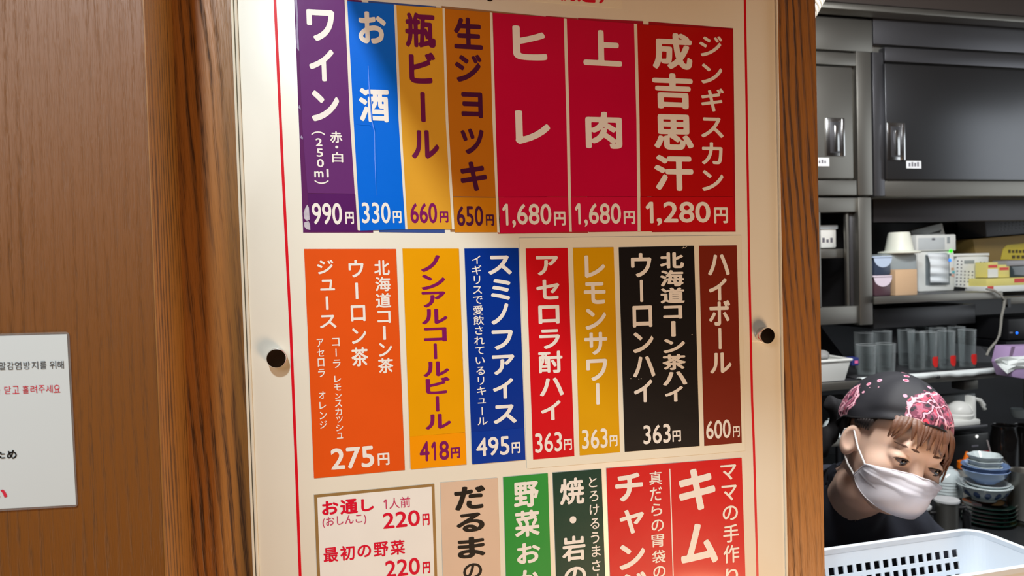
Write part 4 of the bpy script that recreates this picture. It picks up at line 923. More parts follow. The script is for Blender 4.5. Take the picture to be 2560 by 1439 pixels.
# appliance under the shelf
ap = thing('white_dispenser', 'white countertop dispenser with a curved arm under the glass shelf', 'appliance', at(2420, 1072, 1.0))
YA = 1.04
R('back_plate', 2355, 985, 2440, 1068, YA + .05, .03, mat('clear_grey', srgb(120, 126, 130), .3), ap, .004)
R('post', 2432, 990, 2441, 1052, YA - .01, .03, m_wplast, ap, .003)
R('foot', 2385, 1050, 2452, 1064, YA - .02, .09, m_wplast, ap, .004)
cc = W(2398, 1034, YA + .02); MB().lathe([(.036, -.022), (.040, 0), (.036, .004), (.037, .01), (.030, .026), (.014, .038), (.0001, .040)], cc, 30).build('drum', m_wplast, ap, smooth=True)
MB().tube([W(2437, 996, YA), W(2450, 1000, YA), W(2458, 1012, YA), W(2461, 1022, YA)], [.005, .007, .008, .007], 10).build('arm', m_wplast, ap, smooth=True)
sh3 = thing('steel_shelf', 'small steel shelf under the white dispenser', 'shelf', at(2400, 1075, YA))
R('board', 2350, 1066, 2470, 1073, YA - .03, .2, m_steel_d, sh3, .002)
bb_ = thing('black_box', 'black appliance with a glowing dot in place of a highlight below the dispenser', 'appliance', at(2440, 1150, YA))
pA = W(2385, 1088, 1.05); pB = W(2474, 1088, 1.05)
MB().box((pA[0], 1.05, ZW), (pB[0], 1.25, pA[2])).build('case', m_black, bb_, bevel=.006)
led(bb_, 2443, 1090.5, 1.045, .0048, (255, 255, 250), 1.0, 'lamp'); R('mark', 2430, 1112, 2446, 1116, 1.0485, .001, m_print, bb_, 0)  # glowing dot imitates a highlight on the case
R('red_strip', 2435, 1127, 2475, 1138, 1.0485, .002, mat('dark_red', srgb(150, 20, 32), .4), bb_, 0)
# tall dark glass jug with straws
for (px, lb, Y_) in ((2512, 'dark glass jug of brown drink behind the bowl stack', 1.06), (2566, 'second dark glass jug at the right edge', 1.07)):
    c = W(px, 1200, Y_); h = W(px, 1062, Y_)[2] - ZW; t = thing('glass_jug', lb, 'jug', (c[0], Y_, ZW), 'dark glass jugs')
    MB().lathe([(.0001, 0), (.036, 0), (.04, .01), (.04, h * .8), (.034, h * .95), (.036, h), (.033, h), (.031, h * .95), (.036, h * .8), (.036, .01), (.0001, .008)], (c[0], Y_, ZW), 28, cap=False).build('jug_body', mat('smoked_glass', srgb(70, 66, 66), .06, trans=.85, coat=.6), t, smooth=True)
    MB().lathe([(.0001, .011), (.034, .011), (.034, h * .55), (.0001, h * .55)], (c[0], Y_, ZW), 24).build('drink', mat('dark_drink', srgb(52, 16, 22), .2), t, smooth=True)
for a_, b_, lb in (((2468, 1100), (2482, 1152), 'pale stick standing behind the small bowls'),):
    tag(MB().tube([W(*a_, .90), W(*b_, .90)], .0022, 8).build('stick', mat('pale_stick', srgb(170, 160, 160), .4), smooth=True), lb, 'stick')
ml = thing('hanging_ladle', 'pale ladle hanging at the right edge above the jugs', 'ladle', at(2550, 1030, 1.0))
cc = W(2548, 1028, 1.06); MB().lathe([(.0001, -.02), (.018, -.018), (.024, -.005), (.025, .008), (.022, .009), (.021, -.004), (.0001, -.015)], cc, 24, cap=False).build('cup', m_gplast, ml, smooth=True)
MB().tube([cc + np.array([.02, 0, .008]), np.array([cc[0] + .024, cc[1], zL - .023])], .003, 8).build('rod', m_steel, ml, smooth=True)
# left: low shelf with an upturned bowl behind the woman
sh4 = thing('steel_shelf', 'steel shelf behind the woman, left of her head', 'shelf', at(2060, 1110, .98))
R('board', 2005, 1104, 2250, 1112, .93, .26, m_steel, sh4, .002)
for yy in (.94, 1.17):
    for px in (2010, 2240): xx = W(px, 1104, .93)[0]; MB().box((xx, yy, ZW), (xx + .012, yy + .012, W(2100, 1111, .93)[2])).build('leg', m_steel_d, sh4)
zz = W(2062, 1103, .96)[2] + .003
t, c, s = prof_thing('bowl', 'bowl', 'pale bowl upside down on the shelf left of the head scarf', 2064, 0, 26, [(1, 0), (1.03, .05), (.98, .3), (1, .34), (.95, .8), (.66, 1.35), (.4, 1.5), (.4, 1.62), (0, 1.62)], m_cer, z=zz, Y=1.0)
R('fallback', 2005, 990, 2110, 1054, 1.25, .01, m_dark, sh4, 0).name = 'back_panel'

# ------------------------------------------------------------------ ribbed hose at the top
hz = thing('exhaust_hose', 'white ribbed flexible hose coming down at the top of the opening', 'hose', at(2045, 0, .5))
YH = .5; pa = W(2076, -60, YH); pb_ = W(2026, 40, YH); dirv = pb_ - pa; L_ = np.linalg.norm(dirv); dirv /= L_
sH = mpp(2050, 0, YH); cen = pa + np.array([-.0, 0, 0]); mb = MB(); pts = []; rs = []; nr = 60
cx0 = W(2052, -78, YH); cx1 = W(1984, 46, YH)
for k in range(nr + 1):
    t = k / nr; pts.append(cx0 * (1 - t) + cx1 * t); rs.append(.034 + (.0030 if (k % 5) in (1, 2, 3) else -.0016))
mb.tube(pts, rs, 28).build('ribbed_tube', mat('hose_white', srgb(226, 226, 218), .45), hz, smooth=True)
for k in range(0, nr, 5):
    d = (cx1 - cx0) / np.linalg.norm(cx1 - cx0); MB().tube([pts[k] - d * .0012, pts[k] + d * .0012], .0350, 28).build('dark_rib', m_dark, hz, smooth=True)

# ------------------------------------------------------------------ the woman behind the counter
def s_el(P, c, r):
    c = np.asarray(c, float); r = np.asarray(r, float); q = (P - c) / r; k0 = np.linalg.norm(q, axis=-1); k1 = np.linalg.norm(q / r, axis=-1)
    return k0 * (k0 - 1) / np.maximum(k1, 1e-6)
def s_cap(P, a, b, ra, rb=None):
    a = np.asarray(a, float); b = np.asarray(b, float); rb = ra if rb is None else rb
    ab = b - a; t = np.clip(((P - a) @ ab) / (ab @ ab), 0, 1); return np.linalg.norm(P - a - t[..., None] * ab, axis=-1) - (ra + (rb - ra) * t)
def smin(a, b, k): h = np.clip(.5 + .5 * (b - a) / k, 0, 1); return b * (1 - h) + a * h - k * h * (1 - h)
def smax(a, b, k): return -smin(-a, -b, k)
def nets(fn, lo, hi, h):
    lo = np.array(lo, float); hi = np.array(hi, float); n = np.ceil((hi - lo) / h).astype(int) + 1
    ax = [lo[i] + h * np.arange(n[i]) for i in range(3)]
    G = np.stack(np.meshgrid(*ax, indexing='ij'), -1).astype(np.float32)
    F = fn(G); I = F < 0
    idx = -np.ones(tuple(n - 1), int); acc = np.zeros(tuple(n - 1) + (3,)); cnt = np.zeros(tuple(n - 1))
    E = []
    for d in range(3):
        o = [0, 0, 0]; o[d] = 1
        a = tuple(slice(0, n[i] - o[i]) for i in range(3)); b = tuple(slice(o[i], n[i]) for i in range(3))
        ch = I[a] != I[b]; w = np.argwhere(ch); fa = F[a][ch]; fb = F[b][ch]; t = fa / (fa - fb)
        pos = w.astype(float); pos[:, d] += t
        e1, e2 = [i for i in range(3) if i != d]
        for s1 in (0, 1):
            for s2 in (0, 1):
                c = w.copy(); c[:, e1] -= s1; c[:, e2] -= s2
                ok = ((c >= 0) & (c < n - 1)).all(1)
                np.add.at(acc, tuple(c[ok].T), pos[ok]); np.add.at(cnt, tuple(c[ok].T), 1)
        E.append((d, w, fa < 0))
    m = cnt > 0; idx[m] = np.arange(m.sum()); V = lo + h * (acc[m] / cnt[m][:, None]); Q = []
    for d, w, ins in E:
        e1, e2 = [(1, 2), (2, 0), (0, 1)][d]
        ok = (w[:, e1] > 0) & (w[:, e2] > 0) & (w[:, e1] < n[e1] - 1) & (w[:, e2] < n[e2] - 1); w = w[ok]; ins = ins[ok]
        def g(s1, s2): c = w.copy(); c[:, e1] -= s1; c[:, e2] -= s2; return idx[tuple(c.T)]
        q = np.stack([g(1, 1), g(0, 1), g(0, 0), g(1, 0)], 1); q[~ins] = q[~ins][:, ::-1]; Q.append(q)
    return V, np.concatenate(Q)

# head frame: x to her left, y forwards, z up
HC = W(2229, 1108, .33)
vw = HC - CAM; vw /= np.linalg.norm(vw); rt = np.cross(vw, (0, 0, 1)); rt /= np.linalg.norm(rt); up = np.cross(rt, vw)
def rot(axis, a):
    return np.array(Matrix.Rotation(a, 3, Vector(axis)))
B0 = np.stack([rt, -vw, up], 1)                        # columns: x, y, z of a head that faces the camera
HR = rot(vw, math.radians(15)) @ rot(up, math.radians(35)) @ rot(rt, math.radians(14)) @ B0
if (HR[:, 1] @ rt) < 0: HR = rot(vw, math.radians(15)) @ rot(up, math.radians(-35)) @ rot(rt, math.radians(14)) @ B0
toH = lambda P: (P - HC) @ HR                          # world -> head
toW = lambda p: HC + HR @ np.asarray(p, float)
NB = W(2140, 1235, .45); NBh = (NB - HC) @ HR

def head_sdf(p, fine=True):
    ax = np.stack([np.abs(p[..., 0]), p[..., 1], p[..., 2]], -1)
    d = s_el(p, (0, -.014, .028), (.074, .094, .086))
    d = smin(d, s_el(p, (0, .022, -.030), (.062, .066, .074)), .03)
    d = smin(d, s_el(p, (0, .052, -.078), (.036, .030, .030)), .03)
    d = smin(d, s_el(ax, (.036, .056, -.030), (.030, .026, .028)), .015)
    d = smin(d, s_cap(p, (-.026, .079, .021), (.026, .079, .021), .010), .014)
    if fine:
        d = smin(d, s_cap(p, (0, .084, .004), (0, .103, -.036), .0065, .0105), .012)
        d = smax(d, -s_el(ax, (.031, .099, .003), (.018, .014, .011)), .008)
        ey = s_el(ax, (.032, .074, .000), (.017, .0165, .0125)); d = smin(d, ey, .004)
        sl = s_el(ax, (.032, .091, -.0012), (.0155, .012, .0044)); d = smax(d, -sl, .0015)
        for sx in (-1, 1):
            q = p - np.array((sx * .0725, .002, -.016)); c_, s_ = math.cos(.5), math.sin(.5)
            q = np.stack([q[..., 0] * sx, q[..., 1], q[..., 2]], -1); q = np.stack([c_ * q[..., 0] + s_ * q[..., 1], -s_ * q[..., 0] + c_ * q[..., 1], q[..., 2]], -1)
            e = s_el(q, (.005, -.002, .0), (.0080, .0165, .0285)); e = smax(e, -s_el(q, (.013, .002, .004), (.007, .0115, .019)), .004)
            e = smin(e, s_el(q, (.004, .010, -.004), (.004, .004, .008)), .004)
            d = smin(d, e, .005)
    nk = s_cap(p, (0, -.022, -.06), NBh, .046, .050)
    return smin(d, nk, .02)

# body joints in the world
SR_ = W(2252, 1330, .47); SLf = W(1985, 1262, .60); CH = (SR_ + SLf) / 2 + np.array([.02, .03, -.12]); HP = np.array([CH[0] - .02, CH[1] + .20, .80])
EL_R = np.array([SR_[0] + .05, SR_[1] - .02, .90]); EL_L = np.array([SLf[0] - .04, SLf[1] - .06, .95])
HD_R = np.array([SR_[0] - .03, .335, .955]); HD_L = np.array([SLf[0] + .12, .335, .955])
floor_c = (HP[0], HP[1], 0.0)
person_v = []; person_f = []
V1, F1 = nets(lambda p: head_sdf(p), (-.10, -.125, -.155), (.10, .125, .130), .0019)
V1 = (HR @ V1.T).T + HC
def limbs(P):
    d = s_cap(P, NB, (NB + CH) / 2, .054, .05)
    nb = NB + HR @ np.array([0, .0, .0]); d = smin(d, s_cap(P, toW((0, -.02, -.10)), NB, .047, .055), .02)
    d = smin(d, s_cap(P, (SR_ + SLf) / 2, CH, .09, .10), .03)
    for E_, H_, S_ in ((EL_R, HD_R, SR_), (EL_L, HD_L, SLf)):
        d = smin(d, s_cap(P, S_, E_, .046, .040), .03)
        H2 = np.asarray(H_); d = smin(d, s_cap(P, E_, H2, .038, .024), .02)
        f = (H2 - E_); f[2] = 0; f /= np.linalg.norm(f); sd = np.array([-f[1], f[0], 0]); palm = H2 + f * .035
        pl_ = (P - palm) @ np.stack([sd, f, np.array([0, 0, 1.])], 1); d = smin(d, s_el(pl_, (0, 0, 0), (.038, .045, .015)), .012)
        for k, ln in enumerate((.068, .078, .072, .056)):
            b = palm + f * .036 + sd * (-.028 + .0185 * k); kn = b + f * ln * .5 + np.array([0, 0, .006]); tp_ = b + f * ln + np.array([0, 0, -.010])
            d = smin(d, np.minimum(s_cap(P, b, kn, .0088, .008), s_cap(P, kn, tp_, .008, .0068)), .004)
        b = palm - f * .02 - sd * .03; d = smin(d, np.minimum(s_cap(P, b, b - sd * .022 + f * .03, .011, .009), s_cap(P, b - sd * .022 + f * .03, b - sd * .020 + f * .058, .009, .0075)), .006)
    return d
allp = np.array([NB, CH, SR_, SLf, EL_R, EL_L, HD_R, HD_L, toW((0, -.02, -.10))])
for h_ in (HD_R, HD_L): h_[1] = .50; h_[2] = .806
lo = allp.min(0) - .13; hi = allp.max(0) + .13
V2, F2 = nets(limbs, lo, hi, .0055)
skin = mat('skin', srgb(243, 206, 184), .48, sss=.08, noise=(18, .14), bump=(260, .08, .0006))
me = bpy.data.meshes.new('person'); VV = np.concatenate([V1, V2]) - np.array(floor_c)
me.from_pydata(VV.tolist(), [], F1.tolist() + (F2 + len(V1)).tolist()); me.update()
person = link('person', me, skin, smooth=True); person.location = floor_c
tag(person, 'woman in a paisley head scarf, white face mask and dark t-shirt leaning forward', 'person')
def pmesh(name, V, F, m, solid=0, label=None):
    me = bpy.data.meshes.new(name); me.from_pydata((np.asarray(V) - np.array(floor_c)).tolist(), [], [tuple(int(i) for i in f) for f in F]); me.update()
    o = link(name, me, m, person, smooth=True)
    if solid: s = o.modifiers.new('s', 'SOLIDIFY'); s.thickness = solid; s.offset = 0
    if label: o['label'] = label
    return o
def hmesh(name, v, F, m, **k): return pmesh(name, (HR @ np.asarray(v, float).T).T + HC, F, m, **k)
# shirt
def shirt(P):
    mid = (SR_ + SLf) / 2
    d = s_cap(P, SR_ + np.array([-.03, 0, -.0]), SLf, .066, .07)
    d = smin(d, s_cap(P, mid + np.array([0, .01, -.02]), CH, .12, .125), .06)
    d = smin(d, s_cap(P, CH, HP, .125, .115), .05)
    d = smin(d, s_cap(P, NB + np.array([0, .02, -.01]), mid, .062, .085), .05)
    hd = toW((0, -.02, -.06)) - NB; hd /= np.linalg.norm(hd); d = smin(d, s_cap(P, NB + hd * .034, NB - hd * .02, .060, .066), .02)
    d = smin(d, s_cap(P, SR_, SR_ + (EL_R - SR_) * .8, .066, .060), .03)
    d = smin(d, s_cap(P, SLf, SLf + (EL_L - SLf) * .8, .066, .060), .03)
    wr = .0035 * np.sin(P[..., 0] * 46 + 3 * np.sin(P[..., 2] * 17)) + .003 * np.sin(P[..., 2] * 38 + P[..., 0] * 58 + 2 * np.sin(P[..., 1] * 20)) + .002 * np.sin(P[..., 0] * 110 + P[..., 2] * 40)
    d = d + wr
    c = toW((0, .012, -.125)); ax_ = (NB - toW((0, 0, 0))); ax_ /= np.linalg.norm(ax_)
    q = P - NB; along = q @ ax_; rad = np.linalg.norm(q - along[..., None] * ax_, axis=-1)
    hole = np.maximum(rad - .057, along - .0)                   # neck opening
    d = smax(d, -hole, .006)
    return d
lo2 = np.minimum(lo, HP - .2) - .0; hi2 = np.maximum(hi, HP + .2) + .0; lo2[2] = .72
V3, F3 = nets(shirt, lo2, hi2, .006)
m_shirt = mat('navy_shirt', srgb(44, 48, 60), .85, noise=(14, .3), bump=(500, .3, .0008))
pmesh('shirt', V3, F3, m_shirt)
# trousers and shoes, hidden by the worktop
def legs(P):
    d = s_cap(P, HP + np.array([-.06, 0, 0]), HP + np.array([.06, 0, 0]), .118)
    for s in (-1, 1):
        h = HP + np.array([s * .08, .0, -.03]); k = np.array([h[0], h[1] - .03, .45]); a = np.array([h[0], h[1] + .02, .09])
        d = smin(d, np.minimum(s_cap(P, h, k, .085, .06), s_cap(P, k, a, .06, .048)), .03)
    return d
V4, F4 = nets(legs, (HP[0] - .25, HP[1] - .22, .03), (HP[0] + .25, HP[1] + .2, .95), .012); pmesh('trousers', V4, F4, mat('trousers', srgb(40, 40, 44), .8))
for s in (-1, 1):
    a = np.array([HP[0] + s * .08, HP[1] - .03, .032])
    V5, F5 = nets(lambda P: np.maximum(s_el(P, a, (.045, .125, .055)), -(P[..., 2] - .0)), a - np.array([.06, .14, .036]), a + np.array([.06, .14, .06]), .009); pmesh('shoe', V5, F5, m_black)

# eyes
m_eye = mat('eye_white', srgb(120, 100, 96), .3); m_iris = mat('eye_iris', srgb(34, 20, 16), .08, coat=1)
m_brow = mat('brow_hair', srgb(92, 64, 50), .7); m_lash = mat('lash', srgb(44, 26, 22), .6)
for sx in (-1, 1):
    e = toW((sx * .032, .0755, -.0008)); g = np.array([sx * .032 - .002, .0755, -.0008])
    o = MB().lathe([(.0128 * math.sin(a), -.0128 * math.cos(a)) for a in np.linspace(.001, PI - .001, 14)], e, 18).build('eye', m_eye, person, smooth=True)
    t_ = toW((sx * .032 + .0035, .0755 + .0035, -.0016)); MB().lathe([(.0108 * math.sin(a), -.0108 * math.cos(a)) for a in np.linspace(.001, PI - .001, 14)], t_, 18).build('iris', m_iris, o, smooth=True)
    pts = []
    for k in range(9):
        u = -1 + 2 * k / 8; x = sx * .032 + u * .0145; pts.append(toW((x, .0895 - .0045 * u * u - (.002 if u * sx > 0 else 0), .0030 * (1 - u * u) - .0004 - .0014 * max(u * sx, 0))))
    MB().tube(pts, [.0004, .0008, .0011, .0012, .0013, .0013, .0012, .0009, .0005], 6).build('eyelash', m_lash, person, smooth=True)
    pts = []
    for k in range(9):
        u = k / 8; x = sx * (.013 + .036 * u); z = .0215 + .0018 * math.sin(u * 2.6); y = .0885 + .001 - .018 * u * u
        pts.append(toW((x, y, z)))
    MB().tube(pts, [.0012, .0022, .0024, .0024, .0022, .0020, .0016, .0012, .0005], 6).build('eyebrow', m_brow, person, smooth=True)
# marching outwards-in on the head surface
def surf(O, D, off, fine=False, rmax=.17):
    O = np.asarray(O, float); D = np.asarray(D, float); D = D / np.linalg.norm(D, axis=-1, keepdims=True); t = np.full(D.shape[:-1], rmax)
    for _ in range(60):
        d = head_sdf(O + D * t[..., None], fine) - off; t = t - np.clip(d, -.01, .01) * .85
    return O + D * t[..., None], t, D
# mask
nu, nv = 44, 30; U = np.linspace(-1, 1, nu); Vv = np.linspace(0, 1, nv); P = np.zeros((nv, nu, 3)); 
Uu, Vg = np.meshgrid(U, Vv)
az = Uu * math.radians(68)
zt = -.014 - .020 * np.abs(Uu) ** 1.5; zb = -.091 + .022 * np.abs(Uu) ** 2.2; Z = zt + (zb - zt) * Vg
az = Uu * np.radians(50 + 16 * Vg ** 1.2)
O = np.stack([np.zeros_like(Z), np.full_like(Z, .0), Z * 1.0], -1); D = np.stack([np.sin(az), np.cos(az), np.zeros_like(Z)], -1)
_, T, D = surf(O, D, .0045, True)
bul = np.sqrt(np.clip(1 - ((Z + .050) / .050) ** 2, 0, 1)) * np.cos(Uu * 1.35)
T = np.maximum(T, (.070 + .046 * np.cos(az) ** 1.2) * (.62 + .36 * np.clip(bul, 0, 1)))
for _ in range(10):
    S = T.copy(); S[1:-1, 1:-1] = (T[:-2, 1:-1] + T[2:, 1:-1] + T[1:-1, :-2] + T[1:-1, 2:] + 2 * T[1:-1, 1:-1]) / 6; T = np.maximum(S, T - .002)
pl_ = .0022 * (np.abs(((Vg * 3.6 + .25 * Uu ** 2) % 1) - .35) < .16) * (Vg < .62) * (1 - np.abs(Uu) ** 4)
T = T + pl_ + .0012 * np.sin(Uu * 9 + Vg * 5)
PM = O + D * T[..., None]
PM[..., 2] += -.003 * (1 - Uu ** 2) * Vg
q = [(j * nu + i, j * nu + i + 1, (j + 1) * nu + i + 1, (j + 1) * nu + i) for j in range(nv - 1) for i in range(nu - 1)]
m_mask = mat('mask_cloth', srgb(242, 240, 250), .75, noise=(30, .04), bump=(420, .15, .0006))
mk = hmesh('face_mask', PM.reshape(-1, 3), q, m_mask, solid=.0014, label='white pleated face mask')
for cols, nm in (([PM[0, i] for i in range(0, nu)], 'edge'), ([PM[-1, i] for i in range(nu)], 'edge'), ([PM[j, 0] for j in range(nv)], 'edge'), ([PM[j, -1] for j in range(nv)], 'edge')):
    o = MB().tube([toW(p) for p in cols], .0013, 6).build('seam', m_mask, person, smooth=True)
m_strap = mat('strap_white', srgb(236, 236, 238), .7)
for sx, col in ((-1, 0), (1, nu - 1)):
    a = PM[1, col]; b = PM[-2, col]; et = np.array((sx * .080, .000, .008)); eb = np.array((sx * .077, .002, -.042))
    MB().tube([toW(a), toW((a * .55 + et * .45) + np.array([sx * .004, 0, .0])), toW(et), toW(et + np.array([sx * .004, -.014, -.012])), toW(np.array((sx * .084, -.014, -.024))), toW(eb), toW((b * .5 + eb * .5) + np.array([sx * .003, 0, 0])), toW(b)], .0016, 8).build('ear_strap', m_strap, person, smooth=True)

# head scarf
m_sc = bpy.data.materials.new('paisley_scarf'); m_sc.use_nodes = True; nt = m_sc.node_tree; N = nt.nodes.new; Lk = nt.links.new; bs_ = nt.nodes['Principled BSDF']; bs_.inputs['Roughness'].default_value = .7
tc = N('ShaderNodeTexCoord'); wp = N('ShaderNodeTexNoise'); wp.inputs['Scale'].default_value = 38; wp.inputs['Detail'].default_value = 3; Lk(tc.outputs['Object'], wp.inputs['Vector'])
def Mth(op, a, b=None, clamp=False):
    n = N('ShaderNodeMath'); n.operation = op; n.use_clamp = clamp
    for i, v in enumerate((a, b)):
        if v is None: continue
        if isinstance(v, (int, float)): n.inputs[i].default_value = v
        else: Lk(v, n.inputs[i])
    return n.outputs[0]
def dist_to(p):
    n = N('ShaderNodeVectorMath'); n.operation = 'DISTANCE'; Lk(tc.outputs['Object'], n.inputs[0]); n.inputs[1].default_value = tuple(np.asarray(p) - np.array(floor_c)); return n.outputs['Value']
def Mix(f, a, b):
    n = N('ShaderNodeMix'); n.data_type = 'RGBA'
    for i, v in ((0, f), (6, a), (7, b)):
        if isinstance(v, tuple): n.inputs[i].default_value = v
        elif isinstance(v, (int, float)): n.inputs[i].default_value = v
        else: Lk(v, n.inputs[i])
    return n.outputs[2]
wv = Mth('MULTIPLY', Mth('SUBTRACT', wp.outputs['Fac'], .5), .034)
d1 = Mth('ADD', dist_to(toW((.022, .085, .080))), wv); d2 = Mth('ADD', dist_to(toW((-.086, -.052, .040))), wv)
dm = Mth('MINIMUM', Mth('SUBTRACT', d1, .070), Mth('SUBTRACT', d2, .036))
inside = Mth('LESS_THAN', dm, 0)
rim_ = Mth('LESS_THAN', Mth('ABSOLUTE', Mth('ADD', dm, .004)), .0015)
vo = N('ShaderNodeTexVoronoi'); vo.inputs['Scale'].default_value = 52; Lk(tc.outputs['Object'], vo.inputs['Vector'])
v2 = N('ShaderNodeTexVoronoi'); v2.feature = 'DISTANCE_TO_EDGE'; v2.inputs['Scale'].default_value = 34
wv3 = N('ShaderNodeVectorMath'); wv3.operation = 'SCALE'; Lk(wp.outputs['Color'], wv3.inputs[0]); wv3.inputs['Scale'].default_value = .03
wa = N('ShaderNodeVectorMath'); Lk(tc.outputs['Object'], wa.inputs[0]); Lk(wv3.outputs[0], wa.inputs[1]); Lk(wa.outputs[0], v2.inputs['Vector'])
n3 = N('ShaderNodeTexNoise'); n3.inputs['Scale'].default_value = 70; n3.inputs['Detail'].default_value = 2; Lk(tc.outputs['Object'], n3.inputs['Vector'])
base = Mix(Mth('GREATER_THAN', n3.outputs['Fac'], .5), srgb(120, 52, 78), srgb(168, 96, 120))
base = Mix(Mth('GREATER_THAN', n3.outputs['Fac'], .61), base, srgb(232, 66, 92))
base = Mix(Mth('LESS_THAN', n3.outputs['Fac'], .40), base, srgb(34, 34, 44))
ln = v2.outputs['Distance']
base = Mix(Mth('LESS_THAN', ln, .10), base, srgb(80, 24, 44)); base = Mix(Mth('LESS_THAN', ln, .045), base, srgb(226, 168, 184))
motif = Mth('LESS_THAN', vo.outputs['Distance'], .26); core = Mth('LESS_THAN', vo.outputs['Distance'], .16)
pick = Mth('GREATER_THAN', N('ShaderNodeSeparateColor').outputs[0], .5)
sp_ = N('ShaderNodeSeparateColor'); Lk(vo.outputs['Color'], sp_.inputs[0]); pick = Mth('GREATER_THAN', sp_.outputs[0], .45)
dk = Mix(Mth('MULTIPLY', motif, pick), srgb(26, 27, 34), srgb(206, 150, 170)); dk = Mix(Mth('MULTIPLY', core, pick), dk, srgb(196, 52, 84))
colr = Mix(inside, dk, base); colr = Mix(rim_, colr, srgb(232, 180, 194)); Lk(colr, bs_.inputs['Base Color'])
fbn = N('ShaderNodeBump'); fbn.inputs['Strength'].default_value = .2; fbn.inputs['Distance'].default_value = .002; Lk(wp.outputs['Fac'], fbn.inputs['Height']); Lk(fbn.outputs[0], bs_.inputs['Normal'])
na, nb_ = 96, 40; VV_ = []; C0 = np.array([0, -.010, .020])
A, Bp = np.meshgrid(np.linspace(-PI, PI, na, endpoint=False), np.linspace(0, 1, nb_))
def edge_el(a):      # elevation of the scarf's lower edge seen from C0, a = azimuth from the front
    aa = np.abs(a); return np.interp(aa, [0, .5, 1.0, 1.5, 1.9, 2.4, PI], [.50, .46, .28, .04, -.08, -.38, -.55])
el = edge_el(A) + (PI / 2 - edge_el(A)) * Bp
D = np.stack([np.sin(A) * np.cos(el), np.cos(A) * np.cos(el), np.sin(el)], -1)
_, T, D = surf(C0, D, .010, False)
T = T + .0022 * np.sin(A * 7 + el * 3) * (1 - Bp) + .003 * np.exp(-((Bp - .12) / .08) ** 2) * np.sin(A * 3 + 1) + .010 * np.exp(-((np.abs(A) - PI) / .7) ** 2) * (1 - Bp)
PS = C0 + D * T[..., None]
q = [(j * na + i, j * na + (i + 1) % na, (j + 1) * na + (i + 1) % na, (j + 1) * na + i) for j in range(nb_ - 1) for i in range(na)]
hmesh('head_scarf', PS.reshape(-1, 3), q, m_sc, solid=.002, label='black head scarf printed with pink and mauve paisley')
MB().tube([toW(PS[0, i] + D[0, i] * .0006) for i in range(na)], .0022, 6, close=True).build('scarf_hem', mat('scarf_black', srgb(20, 20, 24), .85), person, smooth=True)
m_scb = MATS['scarf_black']
kx = np.array([-.050, -.108, .030])
V6, F6 = nets(lambda p: smin(smin(s_el(p, (-.03, -.120, -.004), (.024, .020, .022)), s_cap(p, (-.03, -.12, -.004), (-.056, -.126, .006), .012, .018), .012), s_cap(p, (-.03, -.122, -.01), (-.050, -.120, -.085), .012, .020), .012) + .002 * np.sin(p[..., 0] * 260 + p[..., 2] * 130), (-.11, -.165, -.13), (.02, -.08, .08), .004)
hmesh('scarf_knot', V6, F6, m_scb)
# dark hair behind the ears and at the nape
m_hd = mat('dark_hair', srgb(30, 24, 24), .55, noise=(60, .4)); m_hb = mat('brown_hair', srgb(116, 80, 62), .45, noise=(70, .35), bump=(300, .3, .002))
A2, B2 = np.meshgrid(np.linspace(1.75, 2 * PI - 1.75, 60), np.linspace(0, 1, 16)); zt2 = .035; el2 = .20 - B2 * .92
D2 = np.stack([np.sin(A2) * np.cos(el2), np.cos(A2) * np.cos(el2), np.sin(el2)], -1); _, T2, D2 = surf(C0, D2, .006, False); T2 = T2 + .002 * np.sin(A2 * 40)
hmesh('back_hair', (C0 + D2 * T2[..., None]).reshape(-1, 3), [(j * 60 + i, j * 60 + i + 1, (j + 1) * 60 + i + 1, (j + 1) * 60 + i) for j in range(15) for i in range(59)], m_hd, solid=.006)
# fringe: flat tapering locks following the brow
random.seed(11)
def lock(a0, a1, e0, e1, wd, off=.008, curl=.0, m=None, nm='hair_lock'):
    n = 12; L_ = []; 
    t = np.linspace(0, 1, n); a = a0 + (a1 - a0) * t ** 1.2; e = e0 + (e1 - e0) * t
    D_ = np.stack([np.sin(a) * np.cos(e), np.cos(a) * np.cos(e), np.sin(e)], -1); _, T_, D_ = surf(C0, D_, off, False)
    T_ = T_ + .006 * np.sin(t * PI) + curl * t ** 2
    mid_ = C0 + D_ * T_[..., None]; vs = []
    for k in range(n):
        tg_ = mid_[min(k + 1, n - 1)] - mid_[max(k - 1, 0)]; tg_ /= np.linalg.norm(tg_); sd = np.cross(tg_, D_[k]); sd /= np.linalg.norm(sd)
        w_ = wd * (1 - .82 * t[k] ** 1.6) 
        for s_, o_ in ((-1, 0), (-.5, .0016), (0, .0024), (.5, .0016), (1, 0), (0, -.001)): vs.append(toW(mid_[k] + sd * w_ * s_ + D_[k] * o_))
    MB().add(vs, [(6 * k + j, 6 * k + (j + 1) % 6, 6 * k + 6 + (j + 1) % 6, 6 * k + 6 + j) for k in range(n - 1) for j in range(6)] + [(0, 1, 2, 3, 4, 5)]).build(nm, m or m_hb, person, smooth=True)
for i in range(26):
    u = i / 25; a = -.62 + u * 1.75; ln_ = .36 + .14 * random.random() + (.16 * max(0, (u - .62)) / .38 * 2.4)
    if u < .2: ln_ *= .9
    e0 = float(edge_el(a)) + .06
    lock(a, a + (random.random() - .5) * .24 + (.10 if u > .6 else -.06), e0, e0 - ln_ - .04, .0048 + .0022 * random.random(), curl=-.001)
for i in range(14):      # longer lock at her left temple
    a = .92 + i * .052; e0 = float(edge_el(a)) + .06
    lock(a, a + .05 * (random.random() - .4), e0, e0 - .78 + .022 * i - .08 * random.random(), .0068, off=.010, curl=.002)
